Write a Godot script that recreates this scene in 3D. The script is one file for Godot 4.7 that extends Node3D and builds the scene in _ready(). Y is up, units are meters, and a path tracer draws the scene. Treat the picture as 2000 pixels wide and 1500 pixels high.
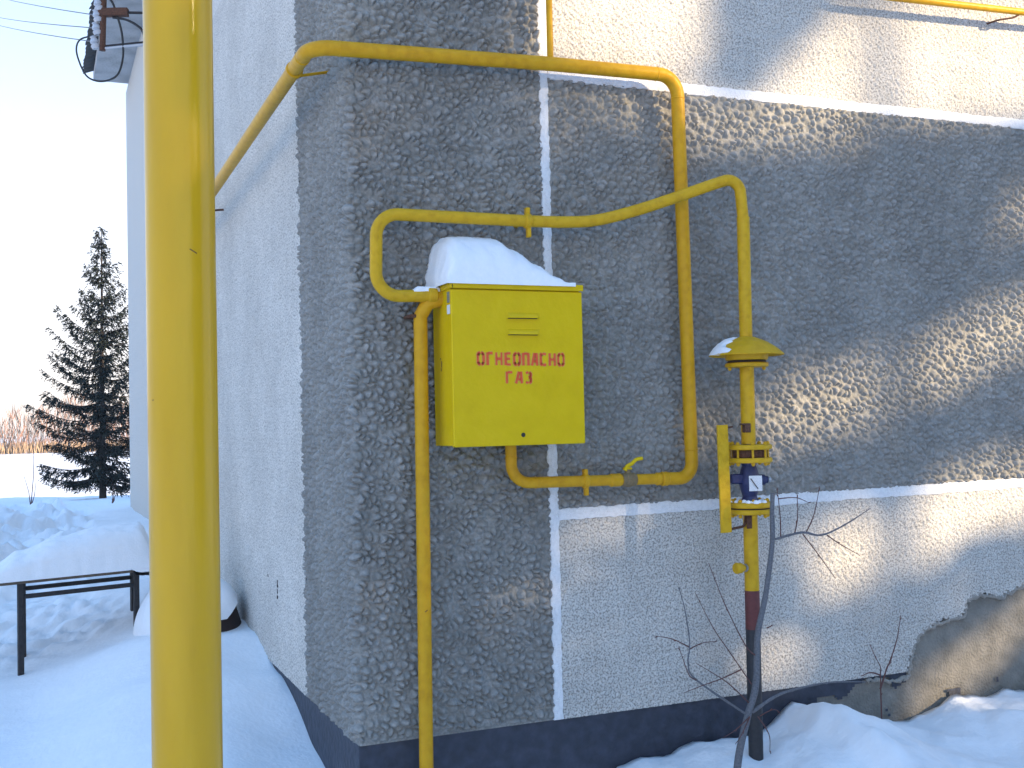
extends Node3D
# A gas cabinet and its yellow pipes on the corner of a pebble-dashed house in winter.
# World: the front wall is z = 0 (outside is +z), the side wall is x = 0 (outside is -x), the corner stands at the origin.

const SUN := Vector3(0.669, 0.326, 0.669)
var rng := RandomNumberGenerator.new()
var used := {}
var M := {}
var nz := FastNoiseLite.new()
var cell_a := FastNoiseLite.new()
var cell_b := FastNoiseLite.new()
var cell_c := FastNoiseLite.new()
var cell_d := FastNoiseLite.new()
var cell_f := FastNoiseLite.new()
var soft := FastNoiseLite.new()

# ------------------------------------------------------------------ naming
func numbered(n: String) -> String:
	var k: int = used.get(n, -1) + 1
	used[n] = k
	return n if k == 0 else "%s_%03d" % [n, k]

func tag(o: Node, label: String, category: String, group := "", kind := "") -> Node:
	o.set_meta("label", label)
	o.set_meta("category", category)
	if group != "": o.set_meta("group", group)
	if kind != "": o.set_meta("kind", kind)
	return o

func thing(called: String, at: Vector3, label: String, category: String, group := "") -> Node3D:
	var o := Node3D.new()
	o.name = numbered(called)
	add_child(o)
	o.position = at
	tag(o, label, category, group)
	return o

func obj(called: String, mesh: Mesh, mat: Material, parent: Node3D = null) -> MeshInstance3D:
	var o := MeshInstance3D.new()
	o.mesh = mesh
	o.material_override = mat
	o.cast_shadow = GeometryInstance3D.SHADOW_CASTING_SETTING_ON
	if parent == null:
		o.name = numbered(called)
		add_child(o)
	else:
		o.name = called
		parent.add_child(o, true)
	return o

# ------------------------------------------------------------------ materials
func lin(r: float, g: float, b: float) -> Color:
	return Color(r, g, b).linear_to_srgb()

func noise_tex(fseed: int, freq: float, oct: int, cols: Array, size := 512, type := FastNoiseLite.TYPE_SIMPLEX_SMOOTH, stops := []) -> NoiseTexture2D:
	var f := FastNoiseLite.new()
	f.seed = fseed
	f.noise_type = type
	f.frequency = freq
	f.fractal_octaves = oct
	f.fractal_type = FastNoiseLite.FRACTAL_FBM if oct > 1 else FastNoiseLite.FRACTAL_NONE
	var t := NoiseTexture2D.new()
	t.width = size
	t.height = size
	t.seamless = true
	t.noise = f
	if cols.size() > 0:
		var g := Gradient.new()
		var offs := PackedFloat32Array()
		var cc := PackedColorArray()
		for i in cols.size():
			offs.append(stops[i] if stops.size() > 0 else float(i) / (cols.size() - 1))
			cc.append(cols[i])
		g.offsets = offs
		g.colors = cc
		t.color_ramp = g
	return t

func mat(col: Color, rough: float, metal := 0.0) -> StandardMaterial3D:
	var m := StandardMaterial3D.new()
	m.albedo_color = col
	m.roughness = rough
	m.metallic = metal
	return m

func tri(m: StandardMaterial3D, tex: Texture2D, scale: float, bump: Texture2D = null, cm := 0.0) -> StandardMaterial3D:
	m.albedo_texture = tex
	m.uv1_triplanar = true
	m.uv1_world_triplanar = true
	m.uv1_scale = Vector3.ONE * scale
	if bump != null:
		m.heightmap_enabled = true
		m.heightmap_texture = bump
		m.heightmap_scale = cm
	return m

func make_materials() -> void:
	var fine := noise_tex(11, 0.03, 4, [])
	var grain := noise_tex(12, 0.09, 3, [])
	# gas-yellow oil paint, ochre with patches where it is thinner
	M.yellow = tri(mat(Color.WHITE, 0.42), noise_tex(21, 0.012, 4, [lin(0.50, 0.245, 0.008), lin(0.61, 0.315, 0.010), lin(0.66, 0.36, 0.015)]), 2.5, fine, 0.12)
	M.yellow_riser = tri(mat(Color.WHITE, 0.42), noise_tex(22, 0.014, 4, [lin(0.48, 0.265, 0.010), lin(0.61, 0.355, 0.012), lin(0.66, 0.39, 0.02)]), 3.0, fine, 0.15)
	M.yellow_big = tri(mat(Color.WHITE, 0.28), noise_tex(23, 0.01, 5, [lin(0.55, 0.31, 0.010), lin(0.60, 0.345, 0.012), lin(0.64, 0.375, 0.016)]), 1.7, fine, 0.10)
	M.yellow_big.uv1_scale = Vector3(2.4, 0.35, 2.4)
	M.yellow_big.clearcoat_enabled = true
	M.yellow_big.clearcoat = 0.25
	M.yellow_big.clearcoat_roughness = 0.12
	M.lemon = tri(mat(Color.WHITE, 0.38), noise_tex(24, 0.008, 4, [lin(0.645, 0.43, 0.002), lin(0.685, 0.465, 0.003), lin(0.71, 0.485, 0.005)]), 1.6, fine, 0.08)
	for q in [M.yellow, M.yellow_riser, M.yellow_big, M.lemon]: q.metallic_specular = 0.3
	M.red_text = mat(lin(0.74, 0.085, 0.018), 0.65)
	M.text_mist = mat(lin(0.64, 0.36, 0.05), 0.6)
	M.black = mat(lin(0.012, 0.012, 0.014), 0.6)
	M.gasket = mat(lin(0.03, 0.022, 0.018), 0.8)
	M.rust = tri(mat(Color.WHITE, 0.85), noise_tex(25, 0.03, 4, [lin(0.05, 0.022, 0.014), lin(0.11, 0.045, 0.025), lin(0.17, 0.08, 0.04)]), 4.0, grain, 0.2)
	M.red_band = tri(mat(Color.WHITE, 0.6), noise_tex(26, 0.02, 3, [lin(0.10, 0.022, 0.02), lin(0.16, 0.035, 0.03)]), 5.0, grain, 0.1)
	M.black_band = tri(mat(Color.WHITE, 0.5), noise_tex(27, 0.02, 3, [lin(0.014, 0.014, 0.017), lin(0.03, 0.03, 0.034)]), 5.0, grain, 0.1)
	M.blue = tri(mat(Color.WHITE, 0.45), noise_tex(28, 0.02, 3, [lin(0.012, 0.018, 0.075), lin(0.025, 0.035, 0.13)]), 5.0, grain, 0.1)
	M.steel = mat(lin(0.42, 0.42, 0.42), 0.4, 0.8)
	M.brass = tri(mat(Color.WHITE, 0.5), noise_tex(29, 0.04, 3, [lin(0.14, 0.10, 0.06), lin(0.30, 0.20, 0.07)]), 8.0, grain, 0.15)
	M.label_white = tri(mat(Color.WHITE, 0.7), noise_tex(30, 0.05, 3, [lin(0.32, 0.34, 0.36), lin(0.72, 0.74, 0.76), lin(0.80, 0.82, 0.84)]), 10.0)
	M.label_grey = tri(mat(Color.WHITE, 0.7), noise_tex(31, 0.06, 3, [lin(0.10, 0.10, 0.09), lin(0.35, 0.34, 0.28)]), 12.0)
	# pebble-dash renders
	var grit := noise_tex(41, 0.16, 2, [])
	M.dark_stucco = tri(mat(Color.WHITE, 0.95), noise_tex(42, 0.06, 5, [lin(0.21, 0.204, 0.19), lin(0.315, 0.306, 0.285), lin(0.415, 0.404, 0.378)]), 1.9, grit, 0.07)
	M.light_stucco = tri(mat(Color.WHITE, 0.95), noise_tex(43, 0.075, 3, [lin(0.25, 0.235, 0.21), lin(0.565, 0.535, 0.485), lin(0.70, 0.665, 0.61)], 512, FastNoiseLite.TYPE_SIMPLEX_SMOOTH, [0.25, 0.48, 0.75]), 2.3, grit, 0.07)
	M.side_stucco = tri(mat(Color.WHITE, 0.95), noise_tex(44, 0.075, 3, [lin(0.36, 0.335, 0.30), lin(0.63, 0.59, 0.53), lin(0.74, 0.70, 0.635)], 512, FastNoiseLite.TYPE_SIMPLEX_SMOOTH, [0.25, 0.48, 0.75]), 2.0, grit, 0.12)
	for q in [M.dark_stucco, M.light_stucco, M.side_stucco]: q.vertex_color_use_as_albedo = true
	M.white_trim = tri(mat(Color.WHITE, 0.85), noise_tex(45, 0.03, 4, [lin(0.70, 0.70, 0.70), lin(0.80, 0.80, 0.80), lin(0.85, 0.85, 0.85)]), 3.0, grain, 0.4)
	M.edge = tri(mat(Color.WHITE, 0.95), noise_tex(61, 0.05, 4, [lin(0.22, 0.20, 0.17), lin(0.42, 0.395, 0.35)]), 4.0, grain, 0.4)
	M.plinth = tri(mat(Color.WHITE, 0.62), noise_tex(46, 0.018, 5, [lin(0.018, 0.022, 0.034), lin(0.030, 0.036, 0.055), lin(0.050, 0.058, 0.085)]), 1.4, fine, 0.3)
	M.cement = tri(mat(Color.WHITE, 0.95), noise_tex(47, 0.012, 5, [lin(0.145, 0.135, 0.115), lin(0.205, 0.192, 0.165), lin(0.26, 0.243, 0.21)]), 1.3, grain, 0.5)
	M.concrete = tri(mat(Color.WHITE, 0.95), noise_tex(48, 0.01, 5, [lin(0.32, 0.315, 0.31), lin(0.44, 0.435, 0.43), lin(0.50, 0.495, 0.49)]), 0.5, grain, 0.5)
	M.slate = tri(mat(Color.WHITE, 0.95), noise_tex(49, 0.02, 5, [lin(0.07, 0.07, 0.072), lin(0.13, 0.13, 0.13)]), 0.8, grain, 0.4)
	M.snow = tri(mat(Color.WHITE, 0.9), noise_tex(51, 0.02, 4, [lin(0.80, 0.81, 0.82), lin(0.87, 0.875, 0.88)]), 1.2, noise_tex(52, 0.05, 4, []), 0.25)
	M.fresh_snow = tri(mat(Color.WHITE, 0.9), noise_tex(53, 0.02, 3, [lin(0.84, 0.845, 0.85), lin(0.89, 0.89, 0.895)]), 3.0, noise_tex(54, 0.05, 4, []), 0.12)
	M.wood = tri(mat(Color.WHITE, 0.9), noise_tex(55, 0.02, 4, [lin(0.10, 0.075, 0.055), lin(0.20, 0.15, 0.11)]), 2.0, grain, 0.3)
	M.dark_iron = tri(mat(Color.WHITE, 0.7), noise_tex(56, 0.02, 3, [lin(0.014, 0.013, 0.014), lin(0.035, 0.028, 0.028)]), 4.0, grain, 0.2)
	M.barrel = tri(mat(Color.WHITE, 0.8), noise_tex(57, 0.02, 4, [lin(0.016, 0.008, 0.007), lin(0.045, 0.018, 0.013)]), 3.0, grain, 0.3)
	M.porcelain = mat(lin(0.48, 0.50, 0.54), 0.25)
	M.wire = mat(lin(0.10, 0.10, 0.11), 0.6)
	M.cable = mat(lin(0.015, 0.016, 0.018), 0.55)
	M.bark_grey = tri(mat(Color.WHITE, 0.85), noise_tex(58, 0.04, 4, [lin(0.075, 0.075, 0.085), lin(0.14, 0.14, 0.15), lin(0.20, 0.20, 0.21)]), 5.0, grain, 0.3)
	M.twig = tri(mat(Color.WHITE, 0.8), noise_tex(59, 0.03, 3, [lin(0.075, 0.032, 0.03), lin(0.15, 0.06, 0.05)]), 6.0)
	M.bark = tri(mat(Color.WHITE, 0.95), noise_tex(60, 0.03, 4, [lin(0.02, 0.015, 0.013), lin(0.055, 0.042, 0.036)]), 1.5, grain, 1.0)
	M.leaf = mat(Color.WHITE, 0.8)
	M.leaf.vertex_color_use_as_albedo = true
	M.leaf.cull_mode = BaseMaterial3D.CULL_DISABLED

# ------------------------------------------------------------------ shapes
func fillet(pts: Array, rad: float, n := 8) -> Array:
	var out := [pts[0]]
	for i in range(1, pts.size() - 1):
		var p: Vector3 = pts[i]
		var a: Vector3 = pts[i - 1] - p
		var b: Vector3 = pts[i + 1] - p
		var half: float = a.angle_to(b) * 0.5
		var d: float = minf(rad / tan(half), minf(a.length(), b.length()) * 0.48)
		var s: Vector3 = p + a.normalized() * d
		var e: Vector3 = p + b.normalized() * d
		var rr: float = d * tan(half)
		var c: Vector3 = p + (a.normalized() + b.normalized()).normalized() * (rr / sin(half))
		for k in n + 1:
			var v: Vector3 = (s - c).slerp(e - c, float(k) / n)
			out.append(c + v)
	out.append(pts[pts.size() - 1])
	return out

func spline(pts: Array, n := 6) -> Array:
	var cv := Curve3D.new()
	for i in pts.size():
		var t: Vector3 = (pts[mini(i + 1, pts.size() - 1)] - pts[maxi(i - 1, 0)]) / 6.0
		cv.add_point(pts[i], -t, t)
	var out := []
	for i in pts.size() - 1:
		for k in n:
			out.append(cv.sample(i, float(k) / n))
	out.append(pts[pts.size() - 1])
	return out

func new_st() -> SurfaceTool:
	var st := SurfaceTool.new()
	st.begin(Mesh.PRIMITIVE_TRIANGLES)
	return st

func quad(st: SurfaceTool, a: Vector3, b: Vector3, c: Vector3, d: Vector3, na: Vector3, nb: Vector3, nc: Vector3, nd: Vector3) -> void:
	st.set_normal(na); st.add_vertex(a)
	st.set_normal(nb); st.add_vertex(b)
	st.set_normal(nc); st.add_vertex(c)
	st.set_normal(na); st.add_vertex(a)
	st.set_normal(nc); st.add_vertex(c)
	st.set_normal(nd); st.add_vertex(d)

# a swept tube; radius may be a number or a list of two (start, end)
func tube(st: SurfaceTool, pts: Array, r0: float, r1 := -1.0, seg := 20, cap := true, wob := 0.0) -> void:
	if r1 < 0: r1 = r0
	var n := pts.size()
	var t0: Vector3 = (pts[1] - pts[0]).normalized()
	var up := t0.cross(Vector3.UP if absf(t0.y) < 0.9 else Vector3.RIGHT).normalized()
	var prev := []
	var prevn := []
	var total := 0.0
	for i in range(1, n): total += (pts[i] - pts[i - 1]).length()
	var run := 0.0
	for i in n:
		var t: Vector3
		if i == 0: t = t0
		elif i == n - 1: t = (pts[i] - pts[i - 1]).normalized()
		else: t = ((pts[i] - pts[i - 1]).normalized() + (pts[i + 1] - pts[i]).normalized()).normalized()
		if i > 0: run += (pts[i] - pts[i - 1]).length()
		up = (up - t * up.dot(t)).normalized()
		var side := t.cross(up)
		var ring := []
		var ringn := []
		var r := lerpf(r0, r1, run / maxf(total, 1e-6))
		if wob > 0: r *= 1.0 + wob * nz.get_noise_3dv(pts[i] * 60.0)
		for k in seg:
			var a := TAU * k / seg
			var d := up * cos(a) + side * sin(a)
			ring.append(pts[i] + d * r)
			ringn.append(d)
		if i > 0:
			for k in seg:
				var j := (k + 1) % seg
				quad(st, prev[k], ring[k], ring[j], prev[j], prevn[k], ringn[k], ringn[j], prevn[j])
		if cap and (i == 0 or i == n - 1):
			var nn := -t if i == 0 else t
			for k in seg:
				var j := (k + 1) % seg
				st.set_normal(nn)
				st.add_vertex(pts[i])
				st.add_vertex(ring[k] if i == 0 else ring[j])
				st.add_vertex(ring[j] if i == 0 else ring[k])
		prev = ring
		prevn = ringn

func pipe(called: String, pts: Array, r: float, m: Material, parent: Node3D, r1 := -1.0, seg := 24) -> MeshInstance3D:
	var st := new_st()
	tube(st, pts, r, r1, seg)
	return obj(called, st.commit(), m, parent)

# a weld bead or a collar: a short ring with rounded rims round a pipe
func collar(st: SurfaceTool, p: Vector3, dir: Vector3, r: float, h: float, seg := 28) -> void:
	dir = dir.normalized()
	var b := minf(h * 0.35, 0.004)
	lathe(st, p - dir * h * 0.5, dir, [[0.0, 0.0], [r - b, 0.0], [r, b], [r, h - b], [r - b, h], [0.0, h]], seg)

# profile: list of [radius, height] along dir
func lathe(st: SurfaceTool, p: Vector3, dir: Vector3, prof: Array, seg := 32, a0 := 0.0, a1 := TAU) -> void:
	dir = dir.normalized()
	var u := dir.cross(Vector3.FORWARD if absf(dir.z) < 0.9 else Vector3.RIGHT).normalized()
	var v := dir.cross(u)
	for i in prof.size() - 1:
		var ra: float = prof[i][0]
		var rb: float = prof[i + 1][0]
		var ha: float = prof[i][1]
		var hb: float = prof[i + 1][1]
		var nr := hb - ha
		var nh := ra - rb
		var l := sqrt(nr * nr + nh * nh)
		if l < 1e-7: continue
		nr /= l
		nh /= l
		for k in seg:
			var t0 := a0 + (a1 - a0) * k / seg
			var t1 := a0 + (a1 - a0) * (k + 1) / seg
			var d0 := u * cos(t0) + v * sin(t0)
			var d1 := u * cos(t1) + v * sin(t1)
			var n0 := d0 * nr + dir * nh
			var n1 := d1 * nr + dir * nh
			quad(st, p + d0 * ra + dir * ha, p + d0 * rb + dir * hb, p + d1 * rb + dir * hb, p + d1 * ra + dir * ha, n0, n0, n1, n1)

# bevelled box given by a centre, half sizes and axes
func bbox(st: SurfaceTool, c: Vector3, h: Vector3, bev := 0.002, basis := Basis.IDENTITY) -> void:
	var ax := [basis.x.normalized(), basis.y.normalized(), basis.z.normalized()]
	bev = minf(bev, minf(h.x, minf(h.y, h.z)) * 0.9)
	for a in 3:
		var b := (a + 1) % 3
		var d := (a + 2) % 3
		for s in [-1.0, 1.0]:
			var n: Vector3 = ax[a] * s
			var o: Vector3 = c + n * h[a]
			var eb: Vector3 = ax[b] * (h[b] - bev)
			var ed: Vector3 = ax[d] * (h[d] - bev)
			if s > 0: quad(st, o - eb - ed, o - eb + ed, o + eb + ed, o + eb - ed, n, n, n, n)
			else: quad(st, o - eb - ed, o + eb - ed, o + eb + ed, o - eb + ed, n, n, n, n)
			# the bevel towards +b and -b
			for s2 in [-1.0, 1.0]:
				var n2: Vector3 = ax[b] * s2
				var p0: Vector3 = c + n * h[a] + n2 * (h[b] - bev)
				var p1: Vector3 = c + n * (h[a] - bev) + n2 * h[b]
				var w: Vector3 = ax[d] * (h[d] - bev)
				var nn := (n + n2).normalized()
				if s * s2 > 0: quad(st, p0 - w, p0 + w, p1 + w, p1 - w, nn, nn, nn, nn)
				else: quad(st, p0 - w, p1 - w, p1 + w, p0 + w, nn, nn, nn, nn)

func box_obj(called: String, c: Vector3, h: Vector3, m: Material, parent: Node3D, bev := 0.002, basis := Basis.IDENTITY) -> MeshInstance3D:
	var st := new_st()
	bbox(st, c, h, bev, basis)
	return obj(called, st.commit(), m, parent)

# a grid of points as a smooth mesh; holes where keep[] is 0
func grid_mesh(P: PackedVector3Array, nu: int, nv: int, keep := PackedByteArray(), flip := false, cols := PackedColorArray()) -> ArrayMesh:
	var N := PackedVector3Array()
	N.resize(P.size())
	for j in nv:
		for i in nu:
			var i0 := maxi(i - 1, 0)
			var i1 := mini(i + 1, nu - 1)
			var j0 := maxi(j - 1, 0)
			var j1 := mini(j + 1, nv - 1)
			var n := (P[j * nu + i1] - P[j * nu + i0]).cross(P[j1 * nu + i] - P[j0 * nu + i]).normalized()
			N[j * nu + i] = -n if flip else n
	var I := PackedInt32Array()
	var has := keep.size() > 0
	for j in nv - 1:
		for i in nu - 1:
			var a := j * nu + i
			if has and (keep[a] == 0 or keep[a + 1] == 0 or keep[a + nu] == 0 or keep[a + nu + 1] == 0): continue
			if flip: I.append_array([a, a + 1, a + nu, a + 1, a + nu + 1, a + nu])
			else: I.append_array([a, a + nu, a + 1, a + 1, a + nu, a + nu + 1])
	var arr := []
	arr.resize(Mesh.ARRAY_MAX)
	arr[Mesh.ARRAY_VERTEX] = P
	arr[Mesh.ARRAY_NORMAL] = N
	arr[Mesh.ARRAY_INDEX] = I
	if cols.size() > 0: arr[Mesh.ARRAY_COLOR] = cols
	var m := ArrayMesh.new()
	m.add_surface_from_arrays(Mesh.PRIMITIVE_TRIANGLES, arr)
	return m

# ------------------------------------------------------------------ pebble-dash relief
func dark_relief(u: float, v: float) -> float:
	var w := soft.get_noise_2d(u * 9.0, v * 9.0)
	var w2 := soft.get_noise_2d(u * 9.0 + 50.0, v * 9.0)
	var uu := u + w * 0.007 + nz.get_noise_2d(u * 50.0, v * 50.0) * 0.0018
	var vv := v + w2 * 0.007 + nz.get_noise_2d(u * 50.0 + 33.0, v * 50.0) * 0.0018
	# blobs thrown in slanting rows, packed against each other
	var a := uu * 0.95 + vv * 0.28
	var b := (vv * 0.96 - uu * 0.28) * 1.04
	var d := cell_a.get_noise_2d(a, b) + 1.0
	var e := cell_b.get_noise_2d(uu, vv) + 1.0
	var k := cell_c.get_noise_2d(a, b)
	var f := cell_f.get_noise_2d(a, b) + 1.0
	var h := pow(maxf(0.0, 1.0 - f * f * 2.3), 0.8) * smoothstep(0.0, 0.30, d) * (0.0225 + 0.0065 * k)
	h += sqrt(clampf(e * 1.3, 0.0, 1.0)) * 0.0048
	h += nz.get_noise_2d(u * 9.0, v * 9.0) * 0.005
	return maxf(h, 0.0) * (1.0 - 0.2 * smoothstep(0.9, 1.6, u)) + 0.002

func dark_tone(u: float, v: float) -> Color:
	var w := soft.get_noise_2d(u * 9.0, v * 9.0)
	var w2 := soft.get_noise_2d(u * 9.0 + 50.0, v * 9.0)
	var uu := u + w * 0.007
	var vv := v + w2 * 0.007
	var k := cell_c.get_noise_2d(uu * 0.95 + vv * 0.28, (vv * 0.96 - uu * 0.28) * 1.04)
	var t := 0.86 + 0.10 * k + 0.09 * soft.get_noise_2d(u * 1.7, v * 1.1) + 0.06 * nz.get_noise_2d(u * 5.0, v * 5.0)
	t = clampf(t, 0.55, 1.0)
	return Color(t, t, t * (0.985 + 0.015 * k))

func light_tone(u: float, v: float) -> Color:
	var t := clampf(0.92 + 0.07 * soft.get_noise_2d(u * 1.5, v * 1.2) + 0.05 * nz.get_noise_2d(u * 6.0, v * 6.0), 0.6, 1.0)
	return Color(t, t, t)

func light_relief(u: float, v: float) -> float:
	var e := cell_d.get_noise_2d(u, v) + 1.0
	return 0.003 + maxf(0.0, 1.0 - e * e * 2.0) * 0.0058 + nz.get_noise_2d(u * 40.0, v * 40.0) * 0.0018

# flat panel: o + U*u + V*v, relief along N; edges fade where asked (l, r, b, t)
func panel(called: String, o: Vector3, U: Vector3, V: Vector3, w: float, h: float, step: float, dark: bool, m: Material, parent: Node3D, fade := [1, 1, 1, 1], hole := PackedVector2Array(), sb := 0.0, st := 0.0) -> void:
	var nu := int(ceil(w / step)) + 1
	var nv := int(ceil(h / step)) + 1
	var N := U.cross(V)
	var P := PackedVector3Array()
	P.resize(nu * nv)
	var K := PackedColorArray()
	K.resize(nu * nv)
	var keep := PackedByteArray()
	if hole.size() > 0:
		keep.resize(nu * nv)
		keep.fill(1)
	var o2 := Vector2(o.dot(U), o.dot(V))
	for j in nv:
		for i in nu:
			var u := w * i / (nu - 1)
			var v := lerpf(sb * u, h + st * u, float(j) / (nv - 1))
			var x := o2.x + u
			var y := o2.y + v
			var d := dark_relief(x, y) if dark else light_relief(x, y)
			var e := 1.0
			if fade[0]: e = minf(e, u)
			if fade[1]: e = minf(e, w - u)
			if fade[2]: e = minf(e, v - sb * u)
			if fade[3]: e = minf(e, h + st * u - v)
			if e < 0.06:
				var rag := (nz.get_noise_2d(x * 45.0, y * 45.0) * 0.5 + 0.5) * 0.012
				d *= smoothstep(0.027 + rag * 0.5, 0.038 + rag * 0.5, e)
			P[j * nu + i] = o + U * u + V * v + N * d
			K[j * nu + i] = dark_tone(x, y) if dark else light_tone(x, y)
			if hole.size() > 0:
				var jit := Vector2(nz.get_noise_2d(x * 90.0, y * 90.0), nz.get_noise_2d(x * 90.0 + 70.0, y * 90.0)) * 0.02
				if Geometry2D.is_point_in_polygon(Vector2(x, y) + jit, hole): keep[j * nu + i] = 0
	obj(called, grid_mesh(P, nu, nv, keep, false, K), m, parent)

# the corner pier, wrapped round the corner in one skin
func corner_skin(called: String, ul: float, ur: float, y0: float, y1: float, step: float, m: Material, parent: Node3D) -> void:
	var R := 0.012
	var nu := int(ceil((ur + ul) / step)) + 1
	var nv := int(ceil((y1 - y0) / step)) + 1
	var P := PackedVector3Array()
	P.resize(nu * nv)
	var K := PackedColorArray()
	K.resize(nu * nv)
	for j in nv:
		var y := lerpf(y0, y1, float(j) / (nv - 1))
		for i in nu:
			var u := lerpf(-ul, ur, float(i) / (nu - 1))
			var p: Vector3
			var n: Vector3
			if u > R:
				p = Vector3(u, y, 0); n = Vector3(0, 0, 1)
			elif u < -R:
				p = Vector3(0, y, u); n = Vector3(-1, 0, 0)
			else:
				var a := (u + R) / (2 * R) * PI * 0.5
				n = Vector3(-cos(a), 0, sin(a))
				p = Vector3(R, y, -R) + n * R
			var d := dark_relief(u, y)
			if u < 0: d *= lerpf(0.95, 0.78, smoothstep(0.0, 0.10, -u))
			var e := minf(u + ul, ur - u)
			e = minf(e, y - y0 + 0.026)
			if e < 0.06:
				var rag := (nz.get_noise_2d(u * 45.0, y * 45.0) * 0.5 + 0.5) * 0.012
				d *= smoothstep(0.027 + rag * 0.5, 0.038 + rag * 0.5, e)
			P[j * nu + i] = p + n * d
			K[j * nu + i] = dark_tone(u, y)
	obj(called, grid_mesh(P, nu, nv, PackedByteArray(), false, K), m, parent)

# hand-trowelled white band: ragged edges, a few millimetres proud
func band(called: String, a: Vector2, b: Vector2, half: float, parent: Node3D, z := 0.0) -> void:
	var L := (b - a).length()
	var n := int(L / 0.012) + 2
	var d := (b - a) / L
	var s := Vector2(-d.y, d.x)
	var P := PackedVector3Array()
	var prof := [[-1.0, -0.006], [-1.0, 0.008], [-0.88, 0.012], [0.0, 0.013], [0.88, 0.012], [1.0, 0.008], [1.0, -0.006]]
	for q in prof:
		for i in n:
			var t := L * i / (n - 1)
			var c := a + d * t
			var k: float = q[0]
			var wob := nz.get_noise_2d(t * 28.0 + (200.0 if k > 0 else 0.0), a.x * 31.0 + a.y * 17.0) * 0.0035 + soft.get_noise_2d(t * 2.0, a.y * 9.0 + k) * 0.002
			var p := c + s * (k * half + signf(k) * wob)
			P.append(Vector3(p.x, p.y, z + q[1] + nz.get_noise_2d(p.x * 20.0, p.y * 20.0) * 0.001))
	obj(called, grid_mesh(P, n, prof.size()), M.white_trim, parent)

# ------------------------------------------------------------------ snow
func ramp(x: float, ks: Array) -> float:
	if x <= ks[0][0]: return ks[0][1]
	for i in range(1, ks.size()):
		if x <= ks[i][0]:
			var t: float = (x - ks[i - 1][0]) / (ks[i][0] - ks[i - 1][0])
			return lerpf(ks[i - 1][1], ks[i][1], t * t * (3.0 - 2.0 * t))
	return ks[ks.size() - 1][1]

var LEFT_Z := [[-60.0, 0.0], [-34.0, -0.02], [-24.0, 0.04], [-17.0, 0.30], [-11.7, 0.56], [-8.0, 0.60], [-5.5, 0.60], [-3.6, 0.60], [-2.6, 0.44], [-2.2, 0.43], [-1.5, 0.33], [-0.5, 0.13], [0.4, -0.02]]
var RIGHT_X := [[0.94, -0.08], [1.06, 0.13], [1.25, 0.165], [1.5, 0.20], [1.80, 0.205], [1.93, 0.29], [2.06, 0.245], [2.25, 0.19], [2.55, 0.155], [2.85, 0.215], [3.3, 0.205], [4.5, 0.24], [8.0, 0.2]]

func snow_h(x: float, z: float) -> float:
	var left := ramp(z, LEFT_Z)
	# the bank falls away from the wall, and churned heaps lie beyond the bench
	var near := smoothstep(-4.6, -3.0, z) * (1.0 - smoothstep(-0.6, 0.6, z))
	left -= near * 0.17 * smoothstep(-0.45, -1.25, x)
	left += 0.06 * near * exp(-pow((x + 0.55) / 0.35, 2.0)) * smoothstep(-2.6, -1.9, z)
	var churn := smoothstep(-3.2, -4.6, z) * smoothstep(-18.0, -12.0, z) * smoothstep(-0.3, -0.9, x)
	left += churn * (0.12 * nz.get_noise_2d(x * 1.1, z * 1.1) + 0.07 * nz.get_noise_2d(x * 4.0, z * 4.0) + 0.05 * absf(nz.get_noise_2d(x * 9.0, z * 9.0)))
	var ch2 := smoothstep(-2.5, -3.0, z) * smoothstep(-5.0, -4.2, z) * smoothstep(-0.5, -0.8, x)
	left += ch2 * (0.035 * nz.get_noise_2d(x * 8.0, z * 8.0) + 0.02 * absf(nz.get_noise_2d(x * 20.0, z * 20.0)))
	# a ploughed ridge at the left
	left += 0.35 * exp(-pow((x + 3.4) / 1.2, 2.0)) * smoothstep(-7.0, -9.0, z) * smoothstep(-17.0, -12.0, z)
	var right := ramp(x, RIGHT_X)
	right += 0.05 * exp(-pow((x - 2.0) / 0.28, 2.0) - pow((z - 0.42) / 0.25, 2.0)) - 0.10 * smoothstep(0.25, 1.4, z) * smoothstep(1.0, 1.4, x)
	var t := smoothstep(-0.25, 0.15, x) if z > 0.0 else 0.0
	var h := lerpf(left, right, t)
	h += 0.018 * soft.get_noise_2d(x * 1.6, z * 1.6) + 0.006 * nz.get_noise_2d(x * 3.0, z * 3.0)
	h += 0.022 * t * (nz.get_noise_2d(x * 3.3, z * 3.3) + 0.5 * nz.get_noise_2d(x * 9.0, z * 9.0)) * smoothstep(1.0, 1.3, x)
	h -= 0.05 * smoothstep(3.0, 6.0, z)
	return h

func spread(lo: float, hi: float, step: float, far: float, grow: float) -> PackedFloat32Array:
	var out := PackedFloat32Array()
	var x := lo
	while x < hi:
		out.append(x)
		x += step
	var s := step
	while x < far:
		out.append(x)
		s *= grow
		x += s
	out.append(far)
	var head := []
	s = step * grow
	x = lo - s
	while x > -far:
		head.append(x)
		s *= grow
		x -= s
	head.append(-far)
	head.reverse()
	return PackedFloat32Array(head) + out

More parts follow.
